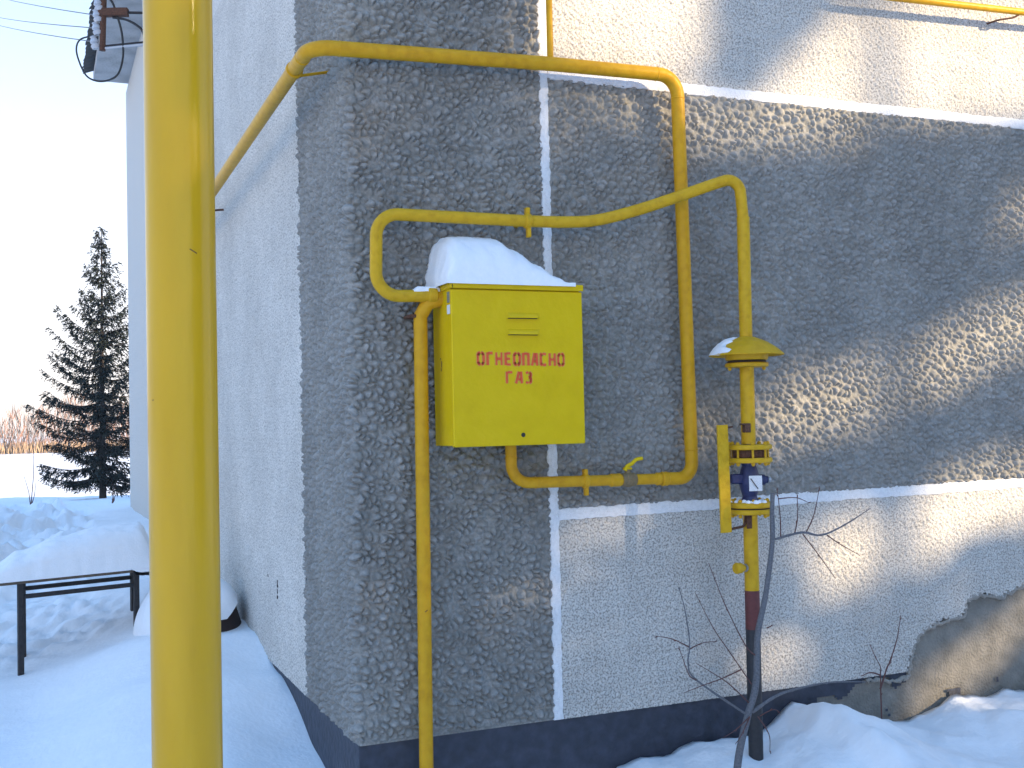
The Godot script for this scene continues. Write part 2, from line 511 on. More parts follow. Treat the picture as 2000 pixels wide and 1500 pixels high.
# a heap of snow on a rectangle: heights from a function of (0..1, 0..1), noisy rounded rim
func heap(called: String, o: Vector3, ex: Vector3, ez: Vector3, nu: int, nv: int, hf: Callable, rough := 0.006) -> MeshInstance3D:
	var P := PackedVector3Array()
	for j in nv + 2:
		for i in nu + 2:
			var u := clampf((i - 1.0) / (nu - 1), 0, 1)
			var v := clampf((j - 1.0) / (nv - 1), 0, 1)
			var rim := i == 0 or j == 0 or i == nu + 1 or j == nv + 1
			var p := o + ex * u + ez * v
			var h: float = hf.call(u, v)
			var n := nz.get_noise_3dv(p * 14.0) + 0.5 * nz.get_noise_3dv(p * 40.0)
			p.y += -0.012 if rim else h + n * rough
			if not rim:
				var out := (u - 0.5) * 2.0
				var out2 := (v - 0.5) * 2.0
				p += ex.normalized() * n * rough * absf(out) + ez.normalized() * n * rough * absf(out2)
			P.append(p)
	return obj(called, grid_mesh(P, nu + 2, nv + 2, PackedByteArray(), true), M.fresh_snow)

# ------------------------------------------------------------------ foliage
class Leaves:
	var V := PackedVector3Array()
	var N := PackedVector3Array()
	var C := PackedColorArray()
	func tuft(p: Vector3, d: Vector3, side: Vector3, l: float, w: float, c: Color) -> void:
		var m := p + d * l * 0.45
		var n := d.cross(side).normalized()
		if n.y < 0: n = -n
		V.append_array([p, m + side * w, p + d * l, p, p + d * l, m - side * w])
		for k in 6:
			N.append(n)
			C.append(c)
	func mesh() -> ArrayMesh:
		var arr := []
		arr.resize(Mesh.ARRAY_MAX)
		arr[Mesh.ARRAY_VERTEX] = V
		arr[Mesh.ARRAY_NORMAL] = N
		arr[Mesh.ARRAY_COLOR] = C
		var m := ArrayMesh.new()
		m.add_surface_from_arrays(Mesh.PRIMITIVE_TRIANGLES, arr)
		return m

func rdir() -> Vector3:
	return Vector3(rng.randfn(), rng.randfn(), rng.randfn()).normalized()

# the young spruce: boughs that rise outwards, level near the ground, twigs hanging from them
func spruce(base: Vector3, H: float) -> void:
	rng.seed = 77
	var t := thing("spruce_tree", base, "dark young spruce standing in the snow beyond the house corner", "tree")
	pipe("trunk", [Vector3(0, -0.3, 0), Vector3(0.01, H * 0.5, 0), Vector3(0.03, H * 0.985, 0)], 0.085, M.bark, t, 0.006, 10)
	var L := Leaves.new()
	var bs := new_st()
	var y := 0.62
	var whorl := 0
	while y < H - 0.08:
		var f := y / H
		var reach := ramp(f, [[0.10, 1.55], [0.14, 1.65], [0.21, 1.3], [0.27, 1.5], [0.35, 1.85], [0.42, 1.5], [0.48, 1.35], [0.59, 1.12], [0.70, 0.74], [0.79, 0.48], [0.88, 0.24], [0.95, 0.11], [1.0, 0.03]])
		var n := 8 if f < 0.7 else 6
		var a0 := rng.randf() * TAU
		for k in n:
			var a := a0 + TAU * k / n + rng.randf_range(-0.25, 0.25)
			var R: float = reach * 0.89 * rng.randf_range(0.62, 1.12)
			var dir := Vector3(cos(a), 0, sin(a))
			var rise := lerpf(-0.05, 0.55, smoothstep(0.08, 0.75, f)) + rng.randf_range(-0.08, 0.1)
			var yb := y + rng.randf_range(-0.10, 0.10)
			var pts := []
			for q in 9:
				var s := q / 8.0
				pts.append(Vector3(0, yb, 0) + dir * R * s + Vector3(0, R * (rise * s * (0.35 + 0.65 * s) - 0.10 * sin(s * PI)), 0))
			tube(bs, pts, 0.016 * (1.1 - f), 0.003, 5, false)
			var steps := int(R / 0.016) + 4
			for q in steps:
				var s := pow(rng.randf(), 0.75)
				var fi := s * 8.0
				var i0 := mini(int(fi), 7)
				var p: Vector3 = (pts[i0] as Vector3).lerp(pts[i0 + 1], fi - i0)
				var along: Vector3 = (pts[i0 + 1] - pts[i0]).normalized()
				# a twig to one side, hanging
				var sg := 1.0 if rng.randf() < 0.5 else -1.0
				var lat := along.cross(Vector3.UP).normalized() * sg
				var tw := (along * rng.randf_range(0.2, 0.9) + lat * rng.randf_range(0.1, 0.9) + Vector3(0, rng.randf_range(-1.1, -0.1), 0)).normalized()
				var tl := rng.randf_range(0.10, 0.30) * (1.05 - s * 0.45) * (0.55 + 0.45 * (1.0 - f))
				var m := int(tl / 0.03) + 2
				for z in m:
					var pp := p + tw * tl * z / m + Vector3(0, -0.05 * pow(float(z) / m, 2.0), 0)
					var td := (tw + rdir() * 0.55).normalized()
					var g := rng.randf_range(0.6, 1.7)
					L.tuft(pp, td, td.cross(rdir()).normalized(), rng.randf_range(0.05, 0.09) * (1.0 - 0.35 * f), 0.012, Color(0.010 * g, 0.017 * g, 0.011 * g))
		y += (0.25 if f < 0.75 else 0.19) + rng.randf_range(-0.03, 0.03)
		whorl += 1
	for q in 14:
		var d := (Vector3(0, 1.6, 0) + rdir()).normalized()
		L.tuft(Vector3(0.03, H * rng.randf_range(0.93, 0.99), 0), d, d.cross(rdir()).normalized(), 0.09, 0.008, Color(0.02, 0.033, 0.02))
	obj("branches", bs.commit(), M.bark, t)
	obj("needles", L.mesh(), M.leaf, t)

# gaps in the yard trees through which the low sun reaches the front wall: [x0, y0, x1, y1, radius, strength] on that wall
var GAPS := [[0.86, 3.14, 1.42, 3.20, 0.23, 1.0], [1.00, 3.36, 1.50, 3.50, 0.20, 1.0], [2.14, 3.06, 3.6, 3.25, 0.25, 1.0], [2.44, 3.32, 3.7, 3.50, 0.24, 1.0],
	[1.36, 2.80, 2.42, 2.91, 0.16, 1.0], [3.32, 2.52, 3.7, 2.68, 0.15, 1.0], [1.92, 1.58, 2.58, 1.67, 0.20, 1.0], [2.45, 1.66, 3.6, 2.06, 0.21, 1.0], [2.16, 0.92, 3.6, 1.24, 0.20, 1.0],
	[2.58, 0.10, 3.6, 0.72, 0.14, 1.0], [0.36, 0.84, 0.47, 0.80, 0.16, 0.84], [0.90, 1.16, 1.05, 1.02, 0.15, 0.84], [1.66, 0.54, 1.95, 0.46, 0.17, 0.84], [1.36, 1.47, 1.95, 1.56, 0.15, 0.86],
	[1.0, 0.75, 2.6, 0.80, 0.45, 0.66], [0.25, 0.75, 0.5, 1.1, 0.38, 0.60], [1.0, 2.75, 1.3, 2.85, 0.16, 0.80], [2.5, 1.35, 3.5, 1.5, 0.2, 0.66], [0.3, 2.6, 0.7, 3.0, 0.4, 0.5]]

func gap(x: float, y: float) -> float:
	var best := 0.0
	var p := Vector2(x, y)
	for g in GAPS:
		var q := Geometry2D.get_closest_point_to_segment(p, Vector2(g[0], g[1]), Vector2(g[2], g[3]))
		best = maxf(best, g[5] * smoothstep(g[4] * 1.25, g[4] * 0.85, p.distance_to(q)))
	return best

func yard_spruce(u: float, z: float, H: float, R: float, n: int, label: String) -> void:
	var base := Vector3(u + z, -0.1, z)
	var t := thing("tall_spruce", base, label, "tree", "tall spruces in the yard")
	pipe("trunk", [Vector3(0, -0.3, 0), Vector3(0, H * 0.5, 0), Vector3(0, H, 0)], 0.2, M.bark, t, 0.02, 10)
	var L := Leaves.new()
	for k in n:
		var f := 1.0 - pow(rng.randf(), 0.62)
		f = clampf(f, 0.04, 1.0)
		var rr := R * pow(1.0 - f, 0.62)
		var a := rng.randf() * TAU
		var q := sqrt(rng.randf())
		var p := Vector3(cos(a) * rr * q, 0.6 + f * (H - 0.6) - 0.25 * rr * q, sin(a) * rr * q)
		var w := base + p
		var xw := w.x - w.z
		var yw := w.y - w.z * SUN.y / SUN.z
		if gap(xw, yw) > rng.randf(): continue
		var d := (Vector3(cos(a), -0.5, sin(a)) + rdir() * 0.7).normalized()
		var g := rng.randf_range(0.6, 1.3)
		L.tuft(p - d * 0.16, d, d.cross(rdir()).normalized(), 0.36, 0.075, Color(0.03 * g, 0.045 * g, 0.028 * g))
	obj("needles", L.mesh(), M.leaf, t)

# ------------------------------------------------------------------ stencilled letters: strokes in a cell 1 high
func letter(ch: String) -> Array:
	match ch:
		"О": return [[0.25, 0.0, 0.07, 0.05], [0.07, 0.05, 0.0, 0.18], [0.0, 0.18, 0.0, 0.82], [0.0, 0.82, 0.07, 0.95], [0.07, 0.95, 0.25, 1.0], [0.40, 1.0, 0.56, 0.95], [0.56, 0.95, 0.63, 0.82], [0.63, 0.82, 0.63, 0.18], [0.63, 0.18, 0.56, 0.05], [0.56, 0.05, 0.40, 0.0]]
		"Г": return [[0.06, 0.0, 0.06, 1.0], [0.20, 0.96, 0.60, 0.96]]
		"Н": return [[0.03, 0.0, 0.03, 1.0], [0.60, 0.0, 0.60, 1.0], [0.16, 0.5, 0.47, 0.5]]
		"Е": return [[0.05, 0.0, 0.05, 1.0], [0.19, 0.96, 0.58, 0.96], [0.19, 0.51, 0.50, 0.51], [0.19, 0.04, 0.58, 0.04]]
		"П": return [[0.03, 0.0, 0.03, 1.0], [0.60, 0.0, 0.60, 1.0], [0.17, 0.96, 0.46, 0.96]]
		"А": return [[0.0, 0.0, 0.30, 1.0], [0.58, 0.0, 0.52, 1.0], [0.26, 0.33, 0.44, 0.33]]
		"С": return [[0.12, 0.0, 0.0, 0.12], [0.0, 0.12, 0.0, 0.88], [0.0, 0.88, 0.12, 1.0], [0.26, 0.98, 0.58, 0.93], [0.26, 0.02, 0.58, 0.07]]
		"З": return [[0.05, 0.90, 0.26, 0.98], [0.40, 0.98, 0.55, 0.85], [0.55, 0.85, 0.53, 0.62], [0.53, 0.62, 0.34, 0.53], [0.38, 0.48, 0.57, 0.36], [0.57, 0.36, 0.55, 0.14], [0.55, 0.14, 0.38, 0.02], [0.24, 0.02, 0.04, 0.10]]
	return []

func lettering(text: String, x0: float, x1: float, yb: float, hgt: float, z: float, slope: float, wide: float, m: Material, parent: Node3D, called: String, fat := 0.0) -> void:
	var n := text.length()
	var pitch := (x1 - x0) / (n - 1 + 0.62 / 0.9)
	var st := new_st()
	for i in n:
		var ox := x0 + pitch * i
		var oy := yb + slope * (ox - x0)
		for s in letter(text[i]):
			var a := Vector2(ox + s[0] * pitch, oy + s[1] * hgt)
			var b := Vector2(ox + s[2] * pitch, oy + s[3] * hgt)
			var d := (b - a).normalized()
			a -= d * 0.0012
			b += d * 0.0012
			var p := Vector2(-d.y, d.x) * (wide * (1.0 + 0.18 * nz.get_noise_2d(ox * 90.0, s[1] * 40.0)) + fat)
			var q := 4
			for k in q:
				var c0 := a.lerp(b, float(k) / q)
				var c1 := a.lerp(b, float(k + 1) / q)
				var j0 := 1.0 + 0.16 * nz.get_noise_2d(c0.x * 300.0, c0.y * 300.0)
				var j1 := 1.0 + 0.16 * nz.get_noise_2d(c1.x * 300.0, c1.y * 300.0)
				var N := Vector3(0, 0, 1)
				quad(st, Vector3(c0.x - p.x * j0, c0.y - p.y * j0, z), Vector3(c0.x + p.x * j0, c0.y + p.y * j0, z), Vector3(c1.x + p.x * j1, c1.y + p.y * j1, z), Vector3(c1.x - p.x * j1, c1.y - p.y * j1, z), N, N, N, N)
	obj(called, st.commit(), m, parent)

# ------------------------------------------------------------------ pipe fittings
func clamp_ring(parent: Node3D, p: Vector3, dir: Vector3, r: float, m: Material, tail: Array) -> void:
	var st := new_st()
	collar(st, p, dir, r + 0.006, 0.026)
	for e in tail: bbox(st, e[0], e[1], 0.002)
	obj("clamp", st.commit(), m, parent)

func bolts(parent: Node3D, c: Vector3, R: float, half: float, n: int, m: Material) -> void:
	for k in n:
		var a := TAU * k / n + 0.4
		var p := c + Vector3(cos(a), 0, sin(a)) * R
		var st := new_st()
		lathe(st, p - Vector3(0, half + 0.012, 0), Vector3.UP, [[0, 0], [0.005, 0], [0.005, half * 2 + 0.024], [0, half * 2 + 0.024]], 8)
		lathe(st, p - Vector3(0, half + 0.008, 0), Vector3.UP, [[0, 0], [0.009, 0], [0.009, 0.008], [0, 0.008]], 6)
		lathe(st, p + Vector3(0, half, 0), Vector3.UP, [[0, 0], [0.009, 0], [0.009, 0.008], [0, 0.008]], 6)
		obj("bolt", st.commit(), m, parent)

func flange(parent: Node3D, c: Vector3, R: float, h: float, m: Material) -> void:
	var st := new_st()
	collar(st, c, Vector3.UP, R, h, 36)
	obj("flange", st.commit(), m, parent)

# ------------------------------------------------------------------ the place
func _ready() -> void:
	# camera
	var yaw := 0.39966
	var pitch := 0.03409
	var roll := -0.022868
	var fw := Vector3(sin(yaw) * cos(pitch), sin(pitch), -cos(yaw) * cos(pitch))
	var rt := Vector3(cos(yaw), 0, sin(yaw))
	var up := rt.cross(fw)
	var cam := Camera3D.new()
	cam.name = "camera"
	cam.fov = 37.79
	cam.near = 0.05
	cam.far = 1500.0
	cam.transform = Transform3D(Basis(rt * cos(roll) + up * sin(roll), up * cos(roll) - rt * sin(roll), -fw), Vector3(-1.085, 1.55, 4.101))
	add_child(cam)
	cam.current = true
	# sky, sun, exposure
	var env := Environment.new()
	env.background_mode = Environment.BG_SKY
	var sky := Sky.new()
	var sm := ProceduralSkyMaterial.new()
	sm.sky_top_color = Color(0.42, 0.61, 0.83)
	sm.sky_horizon_color = Color(0.95, 0.94, 0.92)
	sm.sky_curve = 0.17
	sm.sky_energy_multiplier = 1.0
	sm.ground_horizon_color = Color(0.80, 0.83, 0.88)
	sm.ground_bottom_color = Color(0.6, 0.65, 0.72)
	sm.sun_angle_max = 6.0
	sky.sky_material = sm
	env.sky = sky
	env.tonemap_mode = Environment.TONE_MAPPER_LINEAR
	env.tonemap_exposure = 2.45
	env.fog_enabled = true
	env.fog_density = 0.002
	env.fog_light_color = Color(0.98, 0.95, 0.92)
	env.sdfgi_enabled = true
	env.ssao_enabled = true
	env.ssil_enabled = true
	var we := WorldEnvironment.new()
	we.name = "world_environment"
	we.environment = env
	add_child(we)
	var sun := DirectionalLight3D.new()
	sun.name = "sun"
	sun.light_energy = 1.6
	sun.light_color = Color(1.0, 0.89, 0.72)
	sun.light_angular_distance = 0.5
	sun.shadow_enabled = true
	add_child(sun)
	sun.look_at_from_position(SUN * 50.0, Vector3.ZERO, Vector3.UP)

	nz.seed = 5
	nz.noise_type = FastNoiseLite.TYPE_SIMPLEX_SMOOTH
	nz.frequency = 1.0
	nz.fractal_type = FastNoiseLite.FRACTAL_NONE
	soft.seed = 8
	soft.noise_type = FastNoiseLite.TYPE_SIMPLEX_SMOOTH
	soft.frequency = 1.0
	soft.fractal_type = FastNoiseLite.FRACTAL_NONE
	for c in [[cell_a, 3, 32.0, FastNoiseLite.RETURN_DISTANCE2_SUB], [cell_b, 4, 75.0, FastNoiseLite.RETURN_DISTANCE2_SUB], [cell_c, 3, 32.0, FastNoiseLite.RETURN_CELL_VALUE], [cell_d, 6, 72.0, FastNoiseLite.RETURN_DISTANCE], [cell_f, 3, 32.0, FastNoiseLite.RETURN_DISTANCE]]:
		c[0].seed = c[1]
		c[0].noise_type = FastNoiseLite.TYPE_CELLULAR
		c[0].cellular_distance_function = FastNoiseLite.DISTANCE_EUCLIDEAN
		c[0].cellular_return_type = c[3]
		c[0].cellular_jitter = 1.0
		c[0].frequency = c[2]
		c[0].fractal_type = FastNoiseLite.FRACTAL_NONE
	make_materials()
	ground()
	building()
	background()
	yard()
	big_pipe()
	cabinet()
	supply_pipe()
	riser()
	small_pipes()
	eave_wiring()
	bench_and_barrel()
	shrubs()

func ground() -> void:
	var xs := spread(-3.4, 3.9, 0.036, 700.0, 1.10)
	var zs := spread(-5.6, 1.0, 0.036, 700.0, 1.09)
	var P := PackedVector3Array()
	P.resize(xs.size() * zs.size())
	for j in zs.size():
		for i in xs.size():
			P[j * xs.size() + i] = Vector3(xs[i], snow_h(xs[i], zs[j]), zs[j])
	var o := obj("snow_ground", grid_mesh(P, xs.size(), zs.size(), PackedByteArray(), true), M.snow)
	tag(o, "blue-shaded snow drifted against the dark plinth and over the yard", "snow", "", "structure")

func building() -> void:
	var b := thing("house", Vector3.ZERO, "house with grey pebble-dashed walls, white bands and dark blue plinth", "building")
	# masonry core, walls and gables in one closed body
	var st := new_st()
	bbox(st, Vector3(7.02, 2.48, -5.63), Vector3(6.98, 3.48, 5.60), 0.01)
	obj("wall", st.commit(), M.light_stucco, b)
	for z in [-0.06, -11.2]:
		var gs := new_st()
		var n := Vector3(0, 0, 1 if z > -1 else -1)
		quad(gs, Vector3(0.05, 5.95, z), Vector3(7, 8.9, z), Vector3(7, 8.9, z), Vector3(13.95, 5.95, z), n, n, n, n)
		obj("gable", gs.commit(), M.light_stucco, b)
	var TOP := 4.25
	# where the render has come off down to the cement
	var hole := PackedVector2Array([Vector2(2.059, 0.254), Vector2(2.10, 0.30), Vector2(2.158, 0.294), Vector2(2.227, 0.245), Vector2(2.273, 0.320), Vector2(2.36, 0.345), Vector2(2.492, 0.330), Vector2(2.59, 0.345), Vector2(2.608, 0.387), Vector2(2.633, 0.474), Vector2(2.696, 0.532), Vector2(2.806, 0.569), Vector2(2.932, 0.582), Vector2(2.967, 0.651), Vector2(3.064, 0.675), Vector2(3.160, 0.647), Vector2(3.244, 0.677), Vector2(3.36, 0.70), Vector2(3.62, 0.66), Vector2(3.78, 0.5), Vector2(3.80, -0.3), Vector2(2.3, -0.3), Vector2(2.12, 0.12)])
	corner_skin("pier_render", 0.868, 0.8305, 0.362, TOP, 0.0045, M.dark_stucco, b)
	panel("dark_render", Vector3(0.7935, 1.160, 0), Vector3.RIGHT, Vector3.UP, 3.42, 1.818, 0.0053, true, M.dark_stucco, b, [1, 1, 1, 1], PackedVector2Array(), 0.0089, 0.003)
	panel("upper_render", Vector3(0.7935, 2.942, 0), Vector3.RIGHT, Vector3.UP, 3.4, 1.3, 0.0064, false, M.light_stucco, b, [1, 0, 1, 0])
	panel("lower_render", Vector3(0.7935, 0.362, 0), Vector3.RIGHT, Vector3.UP, 3.42, 0.831, 0.0060, false, M.light_stucco, b, [1, 0, 0, 1], hole, 0.0, 0.0089)
	panel("side_render", Vector3(0, 0.362, -5.2), Vector3.BACK, Vector3.UP, 4.362, TOP - 0.362, 0.0095, false, M.side_stucco, b, [0, 0, 0, 0])
	box_obj("far_side_render", Vector3(0.005, 3.16, -8.21), Vector3(0.008, 2.81, 3.005), M.side_stucco, b, 0.004)
	box_obj("side_render_above", Vector3(0.005, 5.11, -2.6), Vector3(0.008, 0.86, 2.6), M.side_stucco, b, 0.004)
	# white bands
	band("white_band", Vector2(0.812, 0.364), Vector2(0.812, TOP), 0.0215, b)
	band("white_band", Vector2(0.832, 2.962), Vector2(4.2, 2.972), 0.0235, b)
	band("white_band", Vector2(0.832, 1.176), Vector2(4.2, 1.206), 0.0245, b)
	# plinth, a touch behind the render, painted dark
	var P := PackedVector3Array()
	var keep := PackedByteArray()
	var nu := 300
	var nv := 62
	var blots := [PackedVector2Array([Vector2(2.470, 0.385), Vector2(2.583, 0.383), Vector2(2.60, 0.34), Vector2(2.587, 0.309), Vector2(2.534, 0.276), Vector2(2.485, 0.309)]), PackedVector2Array([Vector2(2.85, 0.275), Vector2(2.90, 0.262), Vector2(2.931, 0.240), Vector2(2.907, 0.178), Vector2(2.826, 0.186), Vector2(2.825, 0.235)]), PackedVector2Array([Vector2(2.455, 0.215), Vector2(2.495, 0.215), Vector2(2.49, 0.15), Vector2(2.46, 0.15)]), PackedVector2Array([Vector2(3.01, 0.25), Vector2(3.045, 0.25), Vector2(3.05, 0.205), Vector2(3.005, 0.215)]), PackedVector2Array([Vector2(3.12, 0.28), Vector2(3.16, 0.28), Vector2(3.155, 0.24), Vector2(3.12, 0.245)])]
	for j in nv:
		var y := lerpf(-0.35, 0.372, float(j) / (nv - 1))
		for i in nu:
			var x := lerpf(0.0, 4.2, float(i) / (nu - 1))
			P.append(Vector3(x, y, -0.004 + 0.0018 * nz.get_noise_2d(x * 9.0, y * 9.0) + 0.001 * nz.get_noise_2d(x * 40.0, y * 40.0)))
			var q := Vector2(x, y) + Vector2(nz.get_noise_2d(x * 30.0, y * 30.0), nz.get_noise_2d(x * 30.0 + 9.0, y * 30.0)) * 0.014
			var open := Geometry2D.is_point_in_polygon(q, hole)
			if open:
				for bl in blots:
					if Geometry2D.is_point_in_polygon(q, bl): open = false
			keep.append(0 if open else 1)
	obj("plinth", grid_mesh(P, nu, nv, keep), M.plinth, b)
	box_obj("plinth", Vector3(0.016, 0.005, -5.6), Vector3(0.014, 0.362, 5.595), M.plinth, b, 0.006)
	var C := PackedVector3Array()
	for j in 60:
		for i in 120:
			var x := 1.95 + i * 0.0165
			var y := -0.35 + j * 0.0185
			C.append(Vector3(x, y, -0.013 + 0.004 * nz.get_noise_2d(x * 3.0, y * 3.0) + 0.0012 * nz.get_noise_2d(x * 22.0, y * 22.0)))
	var cp := obj("cement_patch", grid_mesh(C, 120, 60), M.cement, b)
	cp.set_meta("label", "bare tan cement where the render has fallen off")
	var rim := []
	for i in range(0, 18): rim.append(Vector3(hole[i].x, hole[i].y, -0.002))
	var rim2 := []
	for p in spline(rim, 8): rim2.append(p + Vector3(nz.get_noise_2d(p.x * 30.0, p.y * 30.0), nz.get_noise_2d(p.x * 30.0 + 9.0, p.y * 30.0), 0) * 0.012)
	var es := new_st()
	tube(es, rim2.slice(40), 0.0105, 0.0105, 9, true, 0.5)
	obj("broken_edge", es.commit(), M.edge, b)
	# eaves and corrugated roof
	box_obj("soffit", Vector3(-0.19, 6.0, -5.2), Vector3(0.228, 0.025, 5.62), M.concrete, b, 0.004)
	box_obj("eaves_board", Vector3(-0.405, 6.055, -5.2), Vector3(0.012, 0.028, 5.62), M.concrete, b, 0.004)
	for side in [0, 1]:
		var R := PackedVector3Array()
		var nz_ := 900
		for layer in 2:
			for k in 2:
				var f := float(k) if layer == 0 else 1.0 - k
				for i in nz_:
					var z := lerpf(-10.85, 0.45, float(i) / (nz_ - 1))
					var wv := 0.032 * cos(z * TAU / 0.15)
					var x := lerpf(-0.535 + 0.014 * cos(z * TAU / 0.15) + 0.016 * nz.get_noise_2d(z * 7.0, 2.0), 7.0, f)
					if side == 1: x = 14.0 - x
					R.append(Vector3(x, lerpf(6.085, 9.08, f) + wv - (0.012 if layer == 1 else 0.0), z))
		for i in nz_: R.append(R[i])
		obj("slate_roof", grid_mesh(R, nz_, 5), M.slate, b)
	# scars in the side render
	for s in [[0.781, -1.476, 0.018], [0.745, -1.478, 0.012], [0.715, -1.481, 0.008], [0.795, -1.72, 0.007]]:
		box_obj("chip", Vector3(-0.006, s[0], s[1]), Vector3(0.0045, s[2], 0.004), M.black, b, 0.001)

func background() -> void:
	spruce(Vector3(0.16, 0.0, -21.4), 6.0)
	# a thicket of bare willows far across the snow, and dry reeds before it
	rng.seed = 31
	var L := Leaves.new()
	for k in 22000:
		var x := rng.randf_range(-60.0, 80.0)
		var top := 3.6 + 1.5 * nz.get_noise_2d(x * 0.09, 3.0) + 1.2 * nz.get_noise_2d(x * 0.4, 9.0)
		top = maxf(top, 0.9)
		var z := -92.0 - rng.randf_range(0.0, 9.0)
		var y := top * pow(rng.randf(), 1.25)
		var d := Vector3(rng.randf_range(-0.45, 0.45), 1.0, rng.randf_range(-0.3, 0.3)).normalized()
		var g := rng.randf_range(0.75, 1.3)
		L.tuft(Vector3(x, y - 0.3, z), d, d.cross(Vector3(0, 0.2, 1)).normalized(), rng.randf_range(0.8, 1.6), rng.randf_range(0.012, 0.03), Color(0.36 * g, 0.185 * g, 0.12 * g))
	tag(obj("willow_thicket", L.mesh(), M.leaf), "hazy orange-brown thicket of bare willows across the field", "thicket", "", "stuff")
	var W := Leaves.new()
	for k in 24000:
		var x := rng.randf_range(-60.0, 80.0)
		var z := -88.0 - rng.randf_range(0.0, 4.0)
		var d := Vector3(rng.randf_range(-0.25, 0.25), 1.0, rng.randf_range(-0.2, 0.2)).normalized()
		var g := rng.randf_range(0.8, 1.25)
		W.tuft(Vector3(x, -0.1, z), d, d.cross(Vector3(0, 0.2, 1)).normalized(), rng.randf_range(0.5, 1.25), rng.randf_range(0.012, 0.03), Color(0.50 * g, 0.33 * g, 0.19 * g))
	tag(obj("dry_reeds", W.mesh(), M.leaf), "pale straw-coloured belt of dry reeds in front of the thicket", "reeds", "", "stuff")
	# weeds sticking out of the snow
	for w in [[Vector3(-1.22, 0.42, -16.5), 1.05, "thin bare sapling rising from the snow left of the spruce", 3], [Vector3(-2.25, 0.42, -15.5), 0.6, "low tuft of dry weed stalks at the left edge of the snow", 6], [Vector3(0.05, 0.42, -16.2), 0.35, "short dry weed tuft in the snow by the spruce trunk", 7]]:
		var ws := new_st()
		for k in w[3]:
			var lean := Vector3(rng.randf_range(-0.35, 0.35), 1, rng.randf_range(-0.3, 0.3)) if k > 0 else Vector3(0.05, 1, 0)
			var hh: float = w[1] * (1.0 if k == 0 else rng.randf_range(0.25, 0.55))
			tube(ws, [Vector3.ZERO, lean * hh * 0.5 + Vector3(0.02, 0, 0), lean * hh], 0.009, 0.003, 5)
		var o := obj("sapling" if w[3] == 3 else "dry_weeds", ws.commit(), M.twig)
		o.position = w[0]
		o.position.y = snow_h(w[0].x, w[0].z) - 0.02
		tag(o, w[2], "sapling" if w[3] == 3 else "weeds")

func yard() -> void:
	rng.seed = 19
	yard_spruce(4.35, 15.0, 18.5, 4.3, 26000, "tall spruce in the yard, the one farthest to the right")
	yard_spruce(0.42, 16.5, 19.5, 4.0, 24000, "tall spruce in the yard, second from the right")
	yard_spruce(-2.4, 14.0, 18.0, 3.8, 16000, "tall spruce in the yard, third from the right")
	yard_spruce(-5.6, 15.5, 18.0, 3.8, 10000, "tall spruce in the yard, the one farthest to the left")
	yard_spruce(2.55, 22.0, 19.5, 4.0, 24000, "tall spruce in the yard, standing behind the others")

func big_pipe() -> void:
	var t := thing("large_gas_pipe", Vector3(-0.8605, 0, 2.14), "thick upright yellow gas pipe standing in the foreground", "pipe")
	pipe("shaft", [Vector3(0, -0.4, 0.002), Vector3(0, 2.0, 0), Vector3(-0.002, 5.2, 0)], 0.0572, M.yellow_big, t, 0.0572, 56)
	var st := new_st()
	collar(st, Vector3(-0.002, 5.2, 0), Vector3.UP, 0.060, 0.02)
	obj("end_cap", st.commit(), M.yellow_big, t)
	# chips and scratches in the paint
	for s in [[0.020, 1.845, 0.007, -0.5], [-0.047, 1.60, 0.002, 0.1], [0.004, 1.115, 0.003, 0.2], [-0.012, 1.145, 0.002, -0.4]]:
		var x: float = s[0]
		var a := asin(x / 0.0572)
		var nrm := Vector3(sin(a), 0, cos(a)).rotated(Vector3.UP, -0.12)
		var rgt := Vector3.UP.cross(nrm).normalized()
		var bs := Basis(rgt, Vector3.UP, nrm) * Basis(Vector3.BACK, s[3])
		box_obj("paint_chip", nrm * 0.0571 + Vector3(0, s[1], 0), Vector3(s[2], 0.0009, 0.0004), M.rust, t, 0.0002, bs)

